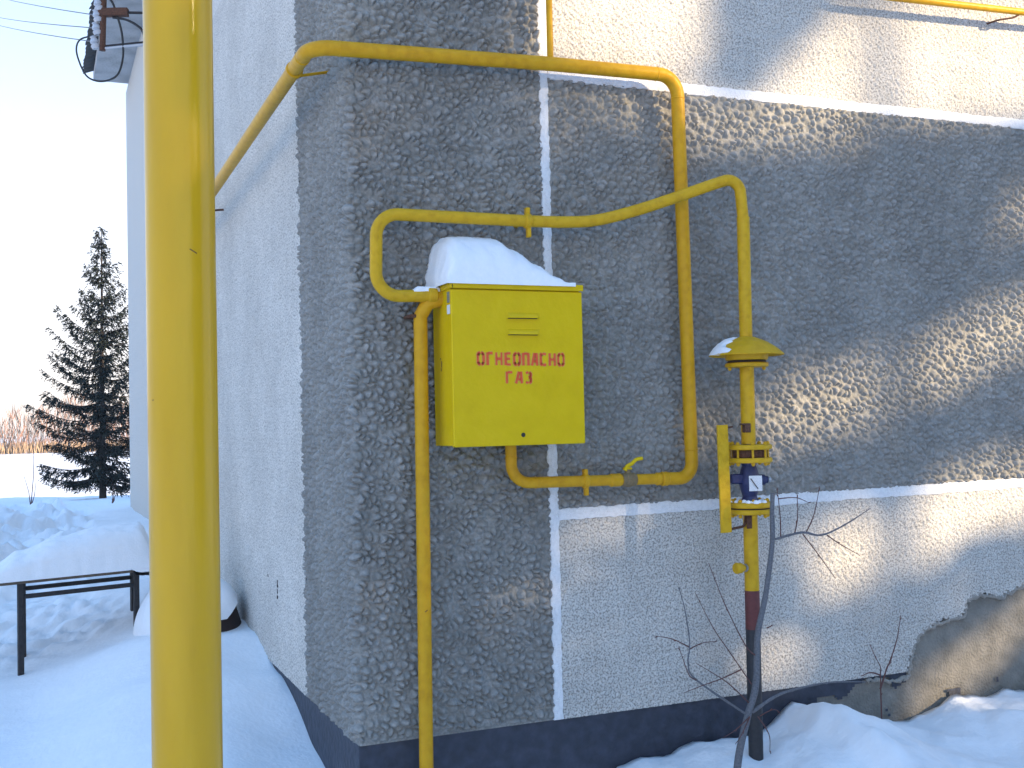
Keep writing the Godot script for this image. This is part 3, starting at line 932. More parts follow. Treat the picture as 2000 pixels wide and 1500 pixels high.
func cabinet() -> void:
	var t := thing("gas_cabinet", Vector3(0.307, 1.463, 0), "lemon-yellow steel gas cabinet with red stencilled lettering and two louvres", "gas cabinet")
	var W := 0.535
	var H := 0.605
	var Z0 := 0.035
	var Z1 := 0.25
	# carcass, then the front door with its folded edges
	var st := new_st()
	bbox(st, Vector3(W * 0.5, H * 0.5 - 0.004, (Z0 + Z1) * 0.5 - 0.008), Vector3(W * 0.5 - 0.003, H * 0.5 - 0.008, (Z1 - Z0) * 0.5 - 0.008), 0.003)
	obj("carcass", st.commit(), M.lemon, t)
	var d := box_obj("door", Vector3(W * 0.5, H * 0.5 - 0.012, Z1 - 0.010), Vector3(W * 0.5, H * 0.5 - 0.012, 0.010), M.lemon, t, 0.0035)
	# top lid with a turned-down lip
	var ls := new_st()
	bbox(ls, Vector3(W * 0.5, H - 0.004, (Z0 + Z1) * 0.5 + 0.003), Vector3(W * 0.5 + 0.003, 0.006, (Z1 - Z0) * 0.5 + 0.006), 0.003)
	bbox(ls, Vector3(W * 0.5, H - 0.013, Z1 + 0.0045), Vector3(W * 0.5 + 0.003, 0.009, 0.0025), 0.002)
	bbox(ls, Vector3(-0.0015, H - 0.013, (Z0 + Z1) * 0.5 + 0.003), Vector3(0.0022, 0.010, (Z1 - Z0) * 0.5 + 0.004), 0.0015)
	obj("lid", ls.commit(), M.lemon, t)
	# the little notch in the lip's corner
	box_obj("notch", Vector3(0.004, H - 0.013, Z1 + 0.0062), Vector3(0.0013, 0.008, 0.0018), M.rust, t, 0.0003)
	# two pressed louvres
	for y in [0.487, 0.425]:
		var lv := new_st()
		var n := 20
		for i in n:
			var x0 := 0.216 + 0.135 * i / n
			var x1 := 0.216 + 0.135 * (i + 1) / n
			var prev := []
			for k in 9:
				var a := PI * 0.5 * k / 8.0
				var row := []
				for xx in [x0, x1]:
					var e: float = minf(xx - 0.216, 0.351 - xx) / 0.014
					var s: float = sqrt(clampf(e, 0.0, 1.0))
					row.append(Vector3(xx, y + 0.010 - 0.021 * k / 8.0, Z1 + 0.013 * s * sin(a) + 0.0006))
				if k > 0:
					var nn: Vector3 = (row[0] - prev[0]).cross(Vector3.RIGHT).normalized()
					if nn.z < 0: nn = -nn
					quad(lv, prev[0], prev[1], row[1], row[0], nn, nn, nn, nn)
				prev = row
		obj("louvre", lv.commit(), M.lemon, d)
		box_obj("louvre_slot", Vector3(0.2835, y - 0.0115, Z1 + 0.0012), Vector3(0.060, 0.0016, 0.0014), M.black, d, 0.0004)
	# the words
	lettering("ОГНЕОПАСНО", 0.100, 0.452, 0.302, 0.045, Z1 + 0.0006, -0.012, 0.0048, M.text_mist, d, "lettering_overspray", 0.0022)
	lettering("ОГНЕОПАСНО", 0.100, 0.452, 0.302, 0.045, Z1 + 0.0011, -0.012, 0.0043, M.red_text, d, "lettering")
	lettering("ГАЗ", 0.212, 0.318, 0.233, 0.042, Z1 + 0.0006, -0.012, 0.0046, M.text_mist, d, "lettering_overspray", 0.0022)
	lettering("ГАЗ", 0.212, 0.318, 0.233, 0.042, Z1 + 0.0011, -0.012, 0.0041, M.red_text, d, "lettering")
	# lock
	var ks := new_st()
	lathe(ks, Vector3(0.276, 0.039, Z1 - 0.002), Vector3.BACK, [[0.0075, 0], [0.0085, 0.002], [0.0075, 0.0038], [0.0, 0.0045]], 20)
	obj("lock", ks.commit(), M.black, d)
	# stickers on the side
	box_obj("sticker", Vector3(-0.0002, 0.507, 0.222), Vector3(0.0005, 0.017, 0.016), M.label_white, t, 0.0002)
	box_obj("sticker", Vector3(-0.0002, 0.552, 0.222), Vector3(0.0005, 0.020, 0.014), M.label_grey, t, 0.0002)
	for s in [[0.31, 0.13, 0.012], [0.29, 0.125, 0.006], [0.33, 0.12, 0.004]]:
		box_obj("paint_chip", Vector3(0.0005, s[0], s[1]), Vector3(0.0008, s[2], 0.0014), M.rust, t, 0.0002)
	# short stub under the cabinet belongs to the supply pipe; a bracket carries the cabinet on the wall
	box_obj("wall_bracket", Vector3(W * 0.5, H * 0.5, 0.02), Vector3(0.2, 0.2, 0.018), M.lemon, t, 0.002)
	# snow on the lid
	var s2 := heap("fallen_snow", Vector3(0.288, 2.074, 0.005), Vector3(0.520, 0, 0), Vector3(0, 0, 0.262), 64, 34, func(u: float, v: float) -> float:
		var prof := ramp(u, [[0.0, 0.06], [0.025, 0.115], [0.08, 0.17], [0.13, 0.192], [0.30, 0.196], [0.47, 0.192], [0.60, 0.155], [0.75, 0.10], [0.88, 0.045], [0.935, 0.010], [1.0, 0.001]])
		var fr := pow(maxf(0.0, 1.0 - pow(v, 2.4)), 0.5)
		var e := smoothstep(0.0, 0.05, u) * 0.5 + 0.5
		return prof * fr * e + 0.002, 0.0028)
	tag(s2, "rounded cap of snow on the yellow cabinet, sloping to the right", "snow")

func supply_pipe() -> void:
	# from the side wall round the corner, across, down, and back into the cabinet from below
	var t := thing("supply_pipe", Vector3.ZERO, "yellow gas pipe looping from the corner across the wall and down under the cabinet", "pipe")
	var pts := [Vector3(0.05, 2.86, -4.6), Vector3(-0.165, 2.865, -4.6), Vector3(-0.165, 2.935, 0.100), Vector3(0.80, 2.972, 0.100), Vector3(1.385, 2.982, 0.100), Vector3(1.405, 1.300, 0.100), Vector3(0.594, 1.315, 0.100), Vector3(0.594, 1.47, 0.100)]
	var main := fillet(pts.slice(0, 6), 0.085, 10)
	main.resize(main.size() - 1)
	main.append(Vector3(1.4035, 1.44, 0.1))
	pipe("run", main, 0.0282, M.yellow, t)
	pipe("lower_run", fillet([Vector3(1.4035, 1.44, 0.1), Vector3(1.405, 1.302, 0.1), Vector3(1.27, 1.305, 0.1)], 0.08, 10), 0.0268, M.yellow, t)
	pipe("lower_run", fillet([Vector3(1.28, 1.305, 0.1), Vector3(0.594, 1.315, 0.1), Vector3(0.594, 1.475, 0.1)], 0.075, 10), 0.0222, M.yellow, t)
	# weld beads
	for w in [[Vector3(-0.165, 2.931, -0.02), Vector3.BACK, 0.0296], [Vector3(-0.055, 2.9395, 0.1), Vector3.RIGHT, 0.0296], [Vector3(1.285, 2.9805, 0.1), Vector3.RIGHT, 0.0296], [Vector3(1.386, 2.885, 0.1), Vector3.UP, 0.0296], [Vector3(1.4035, 1.42, 0.1), Vector3.UP, 0.0292], [Vector3(0.695, 1.3135, 0.1), Vector3.RIGHT, 0.0236], [Vector3(0.594, 1.415, 0.1), Vector3.UP, 0.0236]]:
		var ws := new_st()
		collar(ws, w[0], w[1], w[2], 0.007)
		obj("weld", ws.commit(), M.yellow, t)
	# thin branch going up from the top run
	pipe("branch", [Vector3(0.803, 2.97, 0.1), Vector3(0.803, 4.6, 0.1)], 0.0128, M.yellow, t, -1.0, 16)
	# clamp on the side wall with its rod
	var cs := new_st()
	collar(cs, Vector3(-0.165, 2.929, -0.17), Vector3.BACK, 0.0335, 0.028)
	obj("clamp", cs.commit(), M.yellow, t)
	pipe("clamp_rod", [Vector3(-0.15, 2.908, -0.17), Vector3(0.005, 2.965, -0.25)], 0.006, M.yellow, t, -1.0, 8)
	pipe("clamp_rod", [Vector3(-0.165, 2.91, -3.08), Vector3(0.02, 2.925, -3.02)], 0.007, M.rust, t, -1.0, 8)
	# pieces along the bottom run: clamp, ball valve with lever, coupling
	clamp_ring(t, Vector3(0.911, 1.3105, 0.1), Vector3.RIGHT, 0.0222, M.yellow, [[Vector3(0.911, 1.344, 0.1), Vector3(0.008, 0.014, 0.012)], [Vector3(0.914, 1.275, 0.1), Vector3(0.008, 0.022, 0.010)], [Vector3(0.913, 1.3105, 0.05), Vector3(0.007, 0.007, 0.05)]])
	var vs := new_st()
	collar(vs, Vector3(1.045, 1.3085, 0.1), Vector3.RIGHT, 0.0265, 0.05)
	obj("union_nut", vs.commit(), M.yellow, t)
	var vb := new_st()
	lathe(vb, Vector3(1.073, 1.308, 0.1), Vector3.RIGHT, [[0, 0], [0.024, 0], [0.0275, 0.006], [0.0275, 0.018], [0.030, 0.024], [0.030, 0.040], [0.0275, 0.046], [0.0275, 0.058], [0.023, 0.064], [0, 0.064]], 24)
	lathe(vb, Vector3(1.102, 1.33, 0.1), Vector3.UP, [[0.012, 0], [0.012, 0.018], [0.007, 0.020], [0.007, 0.030], [0, 0.030]], 16)
	obj("ball_valve", vb.commit(), M.brass, t)
	var lv := new_st()
	tube(lv, spline([Vector3(1.088, 1.345, 0.104), Vector3(1.098, 1.362, 0.106), Vector3(1.118, 1.372, 0.108), Vector3(1.138, 1.388, 0.110), Vector3(1.165, 1.392, 0.112)], 5), 0.0085, 0.0075, 12)
	bbox(lv, Vector3(1.102, 1.353, 0.1), Vector3(0.016, 0.004, 0.010), 0.001)
	obj("lever", lv.commit(), M.lemon, t)
	var c2 := new_st()
	collar(c2, Vector3(1.242, 1.3055, 0.1), Vector3.RIGHT, 0.0262, 0.022)
	collar(c2, Vector3(1.272, 1.3045, 0.1), Vector3.RIGHT, 0.0295, 0.03)
	obj("coupling", c2.commit(), M.yellow, t)

func riser() -> void:
	var t := thing("gas_riser", Vector3.ZERO, "yellow gas riser from the ground through a blue valve, bending over to the cabinet", "pipe")
	var Y: Material = M.yellow_riser
	# cabinet side: out of its left flank, up, across with a sag, over and down
	var pts := [Vector3(0.315, 2.031, 0.13), Vector3(0.058, 2.024, 0.13), Vector3(0.066, 2.33, 0.13), Vector3(0.673, 2.331, 0.13)]
	var run := fillet(pts, 0.085, 10)
	var sag := spline([Vector3(0.673, 2.331, 0.13), Vector3(0.83, 2.334, 0.135), Vector3(0.963, 2.345, 0.15), Vector3(1.12, 2.385, 0.178), Vector3(1.30, 2.445, 0.205), Vector3(1.44, 2.495, 0.235)], 6)
	run.append_array(sag.slice(1))
	var bend := fillet([Vector3(1.44, 2.495, 0.235), Vector3(1.575, 2.54, 0.25), Vector3(1.590, 2.36, 0.25)], 0.10, 12)
	run.append_array(bend.slice(1))
	pipe("connecting_pipe", run, 0.0232, Y, t)
	var top := Vector3(1.590, 2.37, 0.25)
	var lo := Vector3(1.574, 0.10, 0.25)
	var on := func(y: float) -> Vector3: return lo.lerp(top, (y - lo.y) / (top.y - lo.y))
	pipe("upper_pipe", [top, on.call(1.76)], 0.0262, Y, t)
	pipe("middle_pipe", [on.call(1.76), on.call(1.44)], 0.0292, Y, t)
	pipe("lower_pipe", [on.call(1.17), on.call(0.842)], 0.0295, Y, t)
	# painted bands below, then the buried leg
	var p1 := pipe("red_band", [on.call(0.846), on.call(0.69)], 0.0298, M.red_band, t)
	p1.set_meta("label", "dull red painted band on the riser")
	var p2 := pipe("black_leg", [on.call(0.694), on.call(-0.4)], 0.0295, M.black_band, t)
	p2.set_meta("label", "black tarred foot of the riser")
	# weather hood over the upper insulating flange: a shallow cone with a flat-cut front
	var c: Vector3 = on.call(1.80)
	var hs := new_st()
	lathe(hs, c, Vector3.UP, [[0.150, 0.000], [0.152, 0.004], [0.118, 0.034], [0.085, 0.055], [0.045, 0.072], [0.027, 0.078], [0.027, 0.070], [0.085, 0.048], [0.118, 0.027], [0.150, 0.000]], 48)
	obj("hood", hs.commit(), Y, t)
	var fs := new_st()
	lathe(fs, c + Vector3(0, -0.002, 0), Vector3.UP, [[0.086, -0.012], [0.088, 0.0], [0.088, 0.045], [0.0, 0.06]], 40)
	obj("hood_skirt", fs.commit(), Y, t)
	flange(t, on.call(1.789), 0.086, 0.016, Y)
	var g1 := new_st()
	collar(g1, on.call(1.7755), Vector3.UP, 0.078, 0.010)
	obj("gasket", g1.commit(), M.gasket, t)
	flange(t, on.call(1.762), 0.088, 0.017, Y)
	bolts(t, on.call(1.768), 0.070, 0.016, 4, Y)
	# rusty hook on the pipe
	box_obj("hook", on.call(1.505) + Vector3(-0.022, 0, 0.02), Vector3(0.014, 0.018, 0.012), M.rust, t, 0.002)
	box_obj("hook", on.call(1.521) + Vector3(-0.028, 0, 0.02), Vector3(0.020, 0.003, 0.010), M.rust, t, 0.001)
	# upper flange pair with an insulating gap
	flange(t, on.call(1.427), 0.094, 0.020, Y)
	flange(t, on.call(1.374), 0.094, 0.020, Y)
	var g2 := new_st()
	collar(g2, on.call(1.4005), Vector3.UP, 0.066, 0.034)
	obj("gasket", g2.commit(), M.rust, t)
	bolts(t, on.call(1.4005), 0.078, 0.037, 8, Y)
	# valve body, blue
	var vs := new_st()
	lathe(vs, on.call(1.205), Vector3.UP, [[0.0, 0.0], [0.034, 0.0], [0.034, 0.008], [0.029, 0.022], [0.036, 0.045], [0.043, 0.072], [0.043, 0.092], [0.036, 0.122], [0.029, 0.146], [0.033, 0.160], [0.0, 0.16]], 28)
	lathe(vs, on.call(1.292) + Vector3(0.02, 0, 0), Vector3(0.95, 0, 0.3), [[0.022, 0.0], [0.022, 0.045], [0.015, 0.048], [0.015, 0.058], [0.0, 0.058]], 20)
	obj("valve_body", vs.commit(), M.blue, t)
	var stem := new_st()
	lathe(stem, on.call(1.292) + Vector3(0.078, 0, 0.017), Vector3(0.95, 0, 0.3), [[0.008, 0.0], [0.011, 0.002], [0.011, 0.012], [0.0, 0.014]], 12)
	obj("stem", stem.commit(), M.steel, t)
	box_obj("valve_handle", on.call(1.300) + Vector3(-0.055, 0, 0.0), Vector3(0.034, 0.020, 0.012), M.blue, t, 0.005)
	var plate := box_obj("valve_tag", on.call(1.281) + Vector3(-0.002, 0, 0.0455), Vector3(0.0275, 0.031, 0.0008), M.label_white, t, 0.0003, Basis(Vector3.UP, -0.25))
	box_obj("tag_mark", Vector3(on.call(1.281).x - 0.010, 1.280, 0.25 + 0.0485), Vector3(0.026, 0.0018, 0.0004), M.black, plate, 0.0001, Basis(Vector3.UP, -0.25) * Basis(Vector3.BACK, -0.95))
	# lower flange pair
	flange(t, on.call(1.193), 0.088, 0.022, Y)
	flange(t, on.call(1.166), 0.088, 0.020, Y)
	var g3 := new_st()
	collar(g3, on.call(1.1795), Vector3.UP, 0.081, 0.006)
	obj("gasket", g3.commit(), M.gasket, t)
	bolts(t, on.call(1.1795), 0.071, 0.026, 8, Y)
	# earthing strap: flat bar on two lugs beside the valve
	box_obj("strap_bar", Vector3(1.438, 1.305, 0.285), Vector3(0.0245, 0.215, 0.005), Y, t, 0.001, Basis(Vector3(1, 0.011, 0), Vector3(-0.011, 1, 0), Vector3.BACK))
	pipe("strap_lug", fillet([Vector3(1.438, 1.098, 0.277), Vector3(1.545, 1.108, 0.262), Vector3(1.553, 1.16, 0.262)], 0.02, 5), 0.0055, M.rust, t, -1.0, 8)
	pipe("strap_lug", [Vector3(1.440, 1.505, 0.277), Vector3(1.50, 1.512, 0.262)], 0.004, M.rust, t, -1.0, 8)
	box_obj("strap_plate", on.call(1.135) + Vector3(-0.024, 0, 0.026), Vector3(0.012, 0.036, 0.003), M.rust, t, 0.001)
	# little bleed valve
	var bs := new_st()
	lathe(bs, on.call(0.939) + Vector3(-0.02, 0, 0.005), Vector3(-1, 0.04, 0.1), [[0.009, 0.0], [0.009, 0.022], [0.015, 0.024], [0.015, 0.036], [0.021, 0.038], [0.023, 0.060], [0.019, 0.066], [0.0, 0.067]], 18)
	obj("bleed_valve", bs.commit(), Y, t)
	var rs := new_st()
	lathe(rs, on.call(0.939) + Vector3(-0.03, 0, 0.005), Vector3(-1, 0.04, 0.1), [[0.011, 0.0], [0.0165, 0.001], [0.0165, 0.006], [0.011, 0.008]], 18)
	obj("ring", rs.commit(), M.steel, t)
	# snow lying on the hood and on the lower flange
	var HP := PackedVector3Array()
	for q in 11:
		var f := q / 10.0
		var hr := ramp(f, [[0.0, 0.153], [0.35, 0.118], [0.65, 0.085], [1.0, 0.040]])
		var hy := ramp(f, [[0.0, 0.002], [0.35, 0.036], [0.65, 0.057], [1.0, 0.074]])
		var a_lo := -1.9 + 0.35 * nz.get_noise_2d(f * 3.0, 1.0)
		var a_hi := 0.42 - 0.35 * f + 0.35 * nz.get_noise_2d(f * 4.0, 7.0)
		for w in 25:
			var a := lerpf(a_lo, a_hi, w / 24.0)
			var th := 0.016 * sqrt(sin(PI * clampf(w / 24.0, 0.0, 1.0))) * sqrt(clampf(sin(PI * clampf(f, 0.02, 0.98)) * 1.5, 0.0, 1.0)) - 0.002
			HP.append(c + Vector3(-cos(a) * hr, hy + th, sin(a) * hr))
	var hsn := grid_mesh(HP, 25, 11, PackedByteArray(), false)
	tag(obj("snow_patch", hsn, M.fresh_snow), "thin snow on the left half of the riser's yellow hood", "snow")
	rng.seed = 5
	var sn := new_st()
	for k in 26:
		var a := rng.randf() * TAU
		var r := rng.randf_range(0.045, 0.082)
		var p: Vector3 = on.call(1.204) + Vector3(cos(a) * r, 0, sin(a) * r)
		var q := rng.randf_range(0.006, 0.013)
		lathe(sn, p, Vector3(rng.randf_range(-0.2, 0.2), 1, rng.randf_range(-0.2, 0.2)), [[q, -0.001], [q * 0.95, q * 0.4], [q * 0.6, q * 0.8], [0.0, q]], 9)
	tag(obj("snow_crumbs", sn.commit(), M.fresh_snow), "crumbs of snow on the flange below the blue valve", "snow")
	# union at the cabinet with a dusting of snow
	var us := new_st()
	collar(us, Vector3(0.275, 2.030, 0.13), Vector3.RIGHT, 0.031, 0.036)
	obj("union_nut", us.commit(), Y, t)
	var cl := Vector3(0.673, 2.331, 0.13)
	clamp_ring(t, cl, Vector3.RIGHT, 0.0232, Y, [[cl + Vector3(0, 0.036, 0), Vector3(0.008, 0.016, 0.012)], [cl + Vector3(0.004, -0.042, 0), Vector3(0.008, 0.022, 0.010)], [cl + Vector3(0, 0, -0.065), Vector3(0.007, 0.007, 0.065)]])
	var sp := heap("snow_strip", Vector3(0.20, 2.052, 0.112), Vector3(0.10, 0, 0), Vector3(0, 0, 0.036), 16, 10, func(u: float, v: float) -> float:
		return 0.013 * pow(maxf(0.0, 1.0 - pow(absf(v * 2.0 - 1.0), 2.2)), 0.6) * smoothstep(0.0, 0.2, u), 0.002)
	tag(sp, "sliver of snow on the pipe where it enters the cabinet", "snow")

func small_pipes() -> void:
	var t := thing("vent_pipe", Vector3.ZERO, "straight yellow pipe running down the pier from the cabinet's left side", "pipe")
	var pts := fillet([Vector3(0.222, -0.3, 0.1), Vector3(0.238, 1.955, 0.1), Vector3(0.262, 2.005, 0.12), Vector3(0.32, 2.018, 0.13)], 0.035, 6)
	pipe("shaft", pts, 0.0262, M.yellow, t)
	box_obj("wall_lug", Vector3(0.212, 1.955, 0.075), Vector3(0.02, 0.006, 0.04), M.rust, t, 0.002)
	box_obj("paint_chip", Vector3(0.2295, 0.86, 0.1262), Vector3(0.006, 0.0016, 0.0006), M.rust, t, 0.0002, Basis(Vector3.BACK, 0.6))
	var u := thing("upper_pipe", Vector3.ZERO, "thin yellow pipe crossing the sunlit render at the upper right", "pipe")
	pipe("shaft", [Vector3(2.40, 3.458, 0.1), Vector3(3.36, 3.494, 0.1), Vector3(4.3, 3.53, 0.1)], 0.0165, M.yellow, u, -1.0, 16)
	pipe("shaft", fillet([Vector3(2.45, 3.460, 0.1), Vector3(2.30, 3.455, 0.1), Vector3(2.29, 4.6, 0.1)], 0.06, 6), 0.0165, M.yellow, u, -1.0, 16)
	pipe("wall_hook", fillet([Vector3(3.217, 3.452, -0.01), Vector3(3.225, 3.449, 0.07), Vector3(3.30, 3.462, 0.09), Vector3(3.33, 3.477, 0.1)], 0.02, 4), 0.005, M.rust, u, -1.0, 8)

func eave_wiring() -> void:
	var t := thing("insulator_rack", Vector3.ZERO, "rusty iron rack of porcelain insulators under the far eaves", "insulator rack")
	pipe("upright", [Vector3(-0.521, 5.439, -6.395), Vector3(-0.536, 4.946, -6.414)], 0.030, M.rust, t, -1.0, 6)
	box_obj("arm", Vector3(-0.442, 5.285, -6.364), Vector3(0.13, 0.035, 0.03), M.rust, t, 0.004, Basis(Vector3.UP, -0.38))
	pipe("arm", [Vector3(-0.521, 5.288, -6.394), Vector3(0.01, 5.272, -6.19)], 0.012, M.dark_iron, t, -1.0, 6)
	pipe("arm", [Vector3(-0.535, 4.964, -6.413), Vector3(0.01, 5.012, -6.19)], 0.013, M.porcelain, t, -1.0, 6)
	pipe("arm", [Vector3(-0.531, 4.986, -6.413), Vector3(0.01, 5.034, -6.195)], 0.010, M.dark_iron, t, -1.0, 6)
	for p in [Vector3(-0.553, 5.362, -6.406), Vector3(-0.562, 5.261, -6.413), Vector3(-0.568, 5.147, -6.420), Vector3(-0.585, 5.024, -6.432)]:
		var st := new_st()
		lathe(st, p - Vector3(0, 0.06, 0), Vector3(-0.25, 1, 0), [[0.0, 0], [0.034, 0.0], [0.042, 0.03], [0.028, 0.045], [0.040, 0.06], [0.030, 0.085], [0.022, 0.095], [0.030, 0.11], [0.0, 0.12]], 16)
		obj("insulator", st.commit(), M.porcelain, t)
	var ends := [Vector3(-0.565, 5.261, -6.418), Vector3(-0.573, 5.147, -6.422), Vector3(-0.588, 5.024, -6.433)]
	var fars := [Vector3(-1.80, 11.35, -23.0), Vector3(-1.81, 10.90, -23.0), Vector3(-1.81, 10.72, -23.0)]
	var said := ["uppermost of the three thin wires crossing the sky", "middle one of the three thin wires crossing the sky", "lowest of the three thin wires crossing the sky"]
	for k in 3:
		var a: Vector3 = ends[k]
		var f: Vector3 = a + (fars[k] - a) * 2.2
		var pts := []
		for i in 13:
			var s := i / 12.0
			pts.append(a.lerp(f, s) - Vector3(0, 0.35 * 4.0 * s * (1.0 - s) * 0.25, 0))
		var st := new_st()
		tube(st, pts, 0.0055, 0.008, 6)
		tag(obj("overhead_wire", st.commit(), M.wire), said[k], "wire", "overhead wires to the eaves")
	var cb := new_st()
	tube(cb, spline([Vector3(-0.481, 5.593, -6.372), Vector3(-0.469, 5.418, -6.368), Vector3(-0.440, 5.349, -6.358), Vector3(-0.383, 5.143, -6.342), Vector3(-0.367, 5.005, -6.340), Vector3(-0.367, 4.891, -6.345), Vector3(-0.390, 4.778, -6.358), Vector3(-0.432, 4.710, -6.379), Vector3(-0.517, 4.675, -6.416), Vector3(-0.601, 4.682, -6.451), Vector3(-0.672, 4.730, -6.479), Vector3(-0.725, 4.846, -6.497), Vector3(-0.750, 4.969, -6.503), Vector3(-0.712, 5.053, -6.480), Vector3(-0.588, 5.084, -6.433)], 5), 0.011, 0.007, 8)
	tag(obj("cable_loop", cb.commit(), M.cable), "black cable hanging in a wide loop below the eaves", "cable")
	var c2 := new_st()
	tube(c2, spline([Vector3(-0.449, 5.240, -6.366), Vector3(-0.344, 5.219, -6.322), Vector3(-0.260, 5.171, -6.289), Vector3(-0.206, 5.115, -6.268), Vector3(-0.186, 5.023, -6.262)], 5), 0.011, 0.011, 8)
	tag(obj("cable_bend", c2.commit(), M.cable), "short grey cable bending from the insulator rack into the wall", "cable")

func bench_and_barrel() -> void:
	# garden table heaped with snow, its long side towards us
	var e1 := Vector3(0.96, 0, -0.28).normalized()
	var e2 := Vector3(0.02, 0, -1.0).normalized()
	var o := Vector3(-1.50, 0, -2.34)
	var t := thing("garden_table", o, "narrow wooden table on dark iron legs, heaped with snow", "table")
	var L := 1.02
	var D := 0.42
	var B := Basis(e1, Vector3.UP, e1.cross(Vector3.UP).normalized())
	var y := 0.765
	for k in 3:
		box_obj("board", e1 * L * 0.5 + e2 * (0.07 + 0.14 * k) + Vector3(0, y + 0.004 * (k % 2), 0), Vector3(L * 0.5, 0.014, 0.067), M.wood, t, 0.003, B)
	for s in [[0.33, 0.03], [0.955, 0.03], [0.33, D - 0.05], [0.955, D - 0.05]]:
		var p: Vector3 = e1 * s[0] + e2 * s[1]
		box_obj("leg", p + Vector3(0, y * 0.5 - 0.05, 0), Vector3(0.014, y * 0.5 + 0.035, 0.014), M.dark_iron, t, 0.002, B)
	for d in [0.03, D - 0.05]:
		box_obj("rail", e1 * 0.6425 + e2 * d + Vector3(0, y - 0.085, 0), Vector3(0.298, 0.012, 0.008), M.dark_iron, t, 0.002, B)
	var sn := heap("snow_heap", o + e1 * 0.0 - e2 * 0.025 + Vector3(0, y + 0.016, 0), e1 * 1.06, e2 * 0.47, 60, 44, func(u: float, v: float) -> float:
		var pr := ramp(u, [[0.0, 0.03], [0.18, 0.06], [0.30, 0.12], [0.50, 0.185], [0.75, 0.225], [0.93, 0.23], [1.0, 0.10]])
		return pr * pow(maxf(0.0, 1.0 - pow(absf(v * 2.0 - 1.0), 3.0)), 0.42) + 0.002 - 0.05 * smoothstep(0.84, 0.93, u) * smoothstep(0.75, 1.0, absf(v * 2.0 - 1.0)), 0.006)
	tag(sn, "thick pillow of snow lying on the garden table", "snow")
	# rusty drum by the side wall, half drifted in
	var b := thing("drum", Vector3(-0.225, 0.185, -2.50), "dark rusty steel drum leaning at the side wall under snow", "drum")
	b.rotation.z = 0.30
	var st := new_st()
	lathe(st, Vector3.ZERO, Vector3.UP, [[0.0, 0.0], [0.27, 0.0], [0.275, 0.02], [0.27, 0.03], [0.27, 0.14], [0.278, 0.15], [0.27, 0.16], [0.27, 0.30], [0.277, 0.31], [0.272, 0.325], [0.0, 0.325]], 40)
	obj("shell", st.commit(), M.barrel, b)
	var hs := new_st()
	var ring := []
	var P := PackedVector3Array()
	for j in 16:
		var f := j / 15.0
		for i in 49:
			var a := TAU * i / 48.0
			var r := 0.30 * pow(1.0 - f, 0.55) * (1.0 + 0.05 * nz.get_noise_2d(cos(a) * 2.0, sin(a) * 2.0))
			var yy := 0.27 * pow(f, 0.62) + 0.05 * nz.get_noise_2d(cos(a) * 1.4 + 9.0, sin(a) * 1.4) * (1.0 - f)
			# thicker towards the back
			P.append(Vector3(cos(a) * r, yy - 0.01 + 0.03 * sin(-a) * (1.0 - f) , sin(a) * r))
	var cap := obj("snow_dome", grid_mesh(P, 49, 16, PackedByteArray(), true), M.fresh_snow)
	cap.position = Vector3(-0.319, 0.492, -2.51)
	cap.rotation.z = 0.30
	tag(cap, "mound of snow on the dark drum beside the side wall", "snow")

func twig(st: SurfaceTool, pts: Array, r0: float, r1: float) -> void:
	tube(st, spline(pts, 5), r0, r1, 7, true, 0.22)
	# buds
	for i in range(1, pts.size()):
		if rng.randf() < 0.8:
			var p: Vector3 = pts[i]
			var d := (pts[i] - pts[i - 1] as Vector3).normalized()
			var q := p.lerp(pts[i - 1], rng.randf_range(0.0, 0.4))
			tube(st, [q, q + (d + rdir() * 0.6).normalized() * 0.012], 0.0028, 0.001, 5)

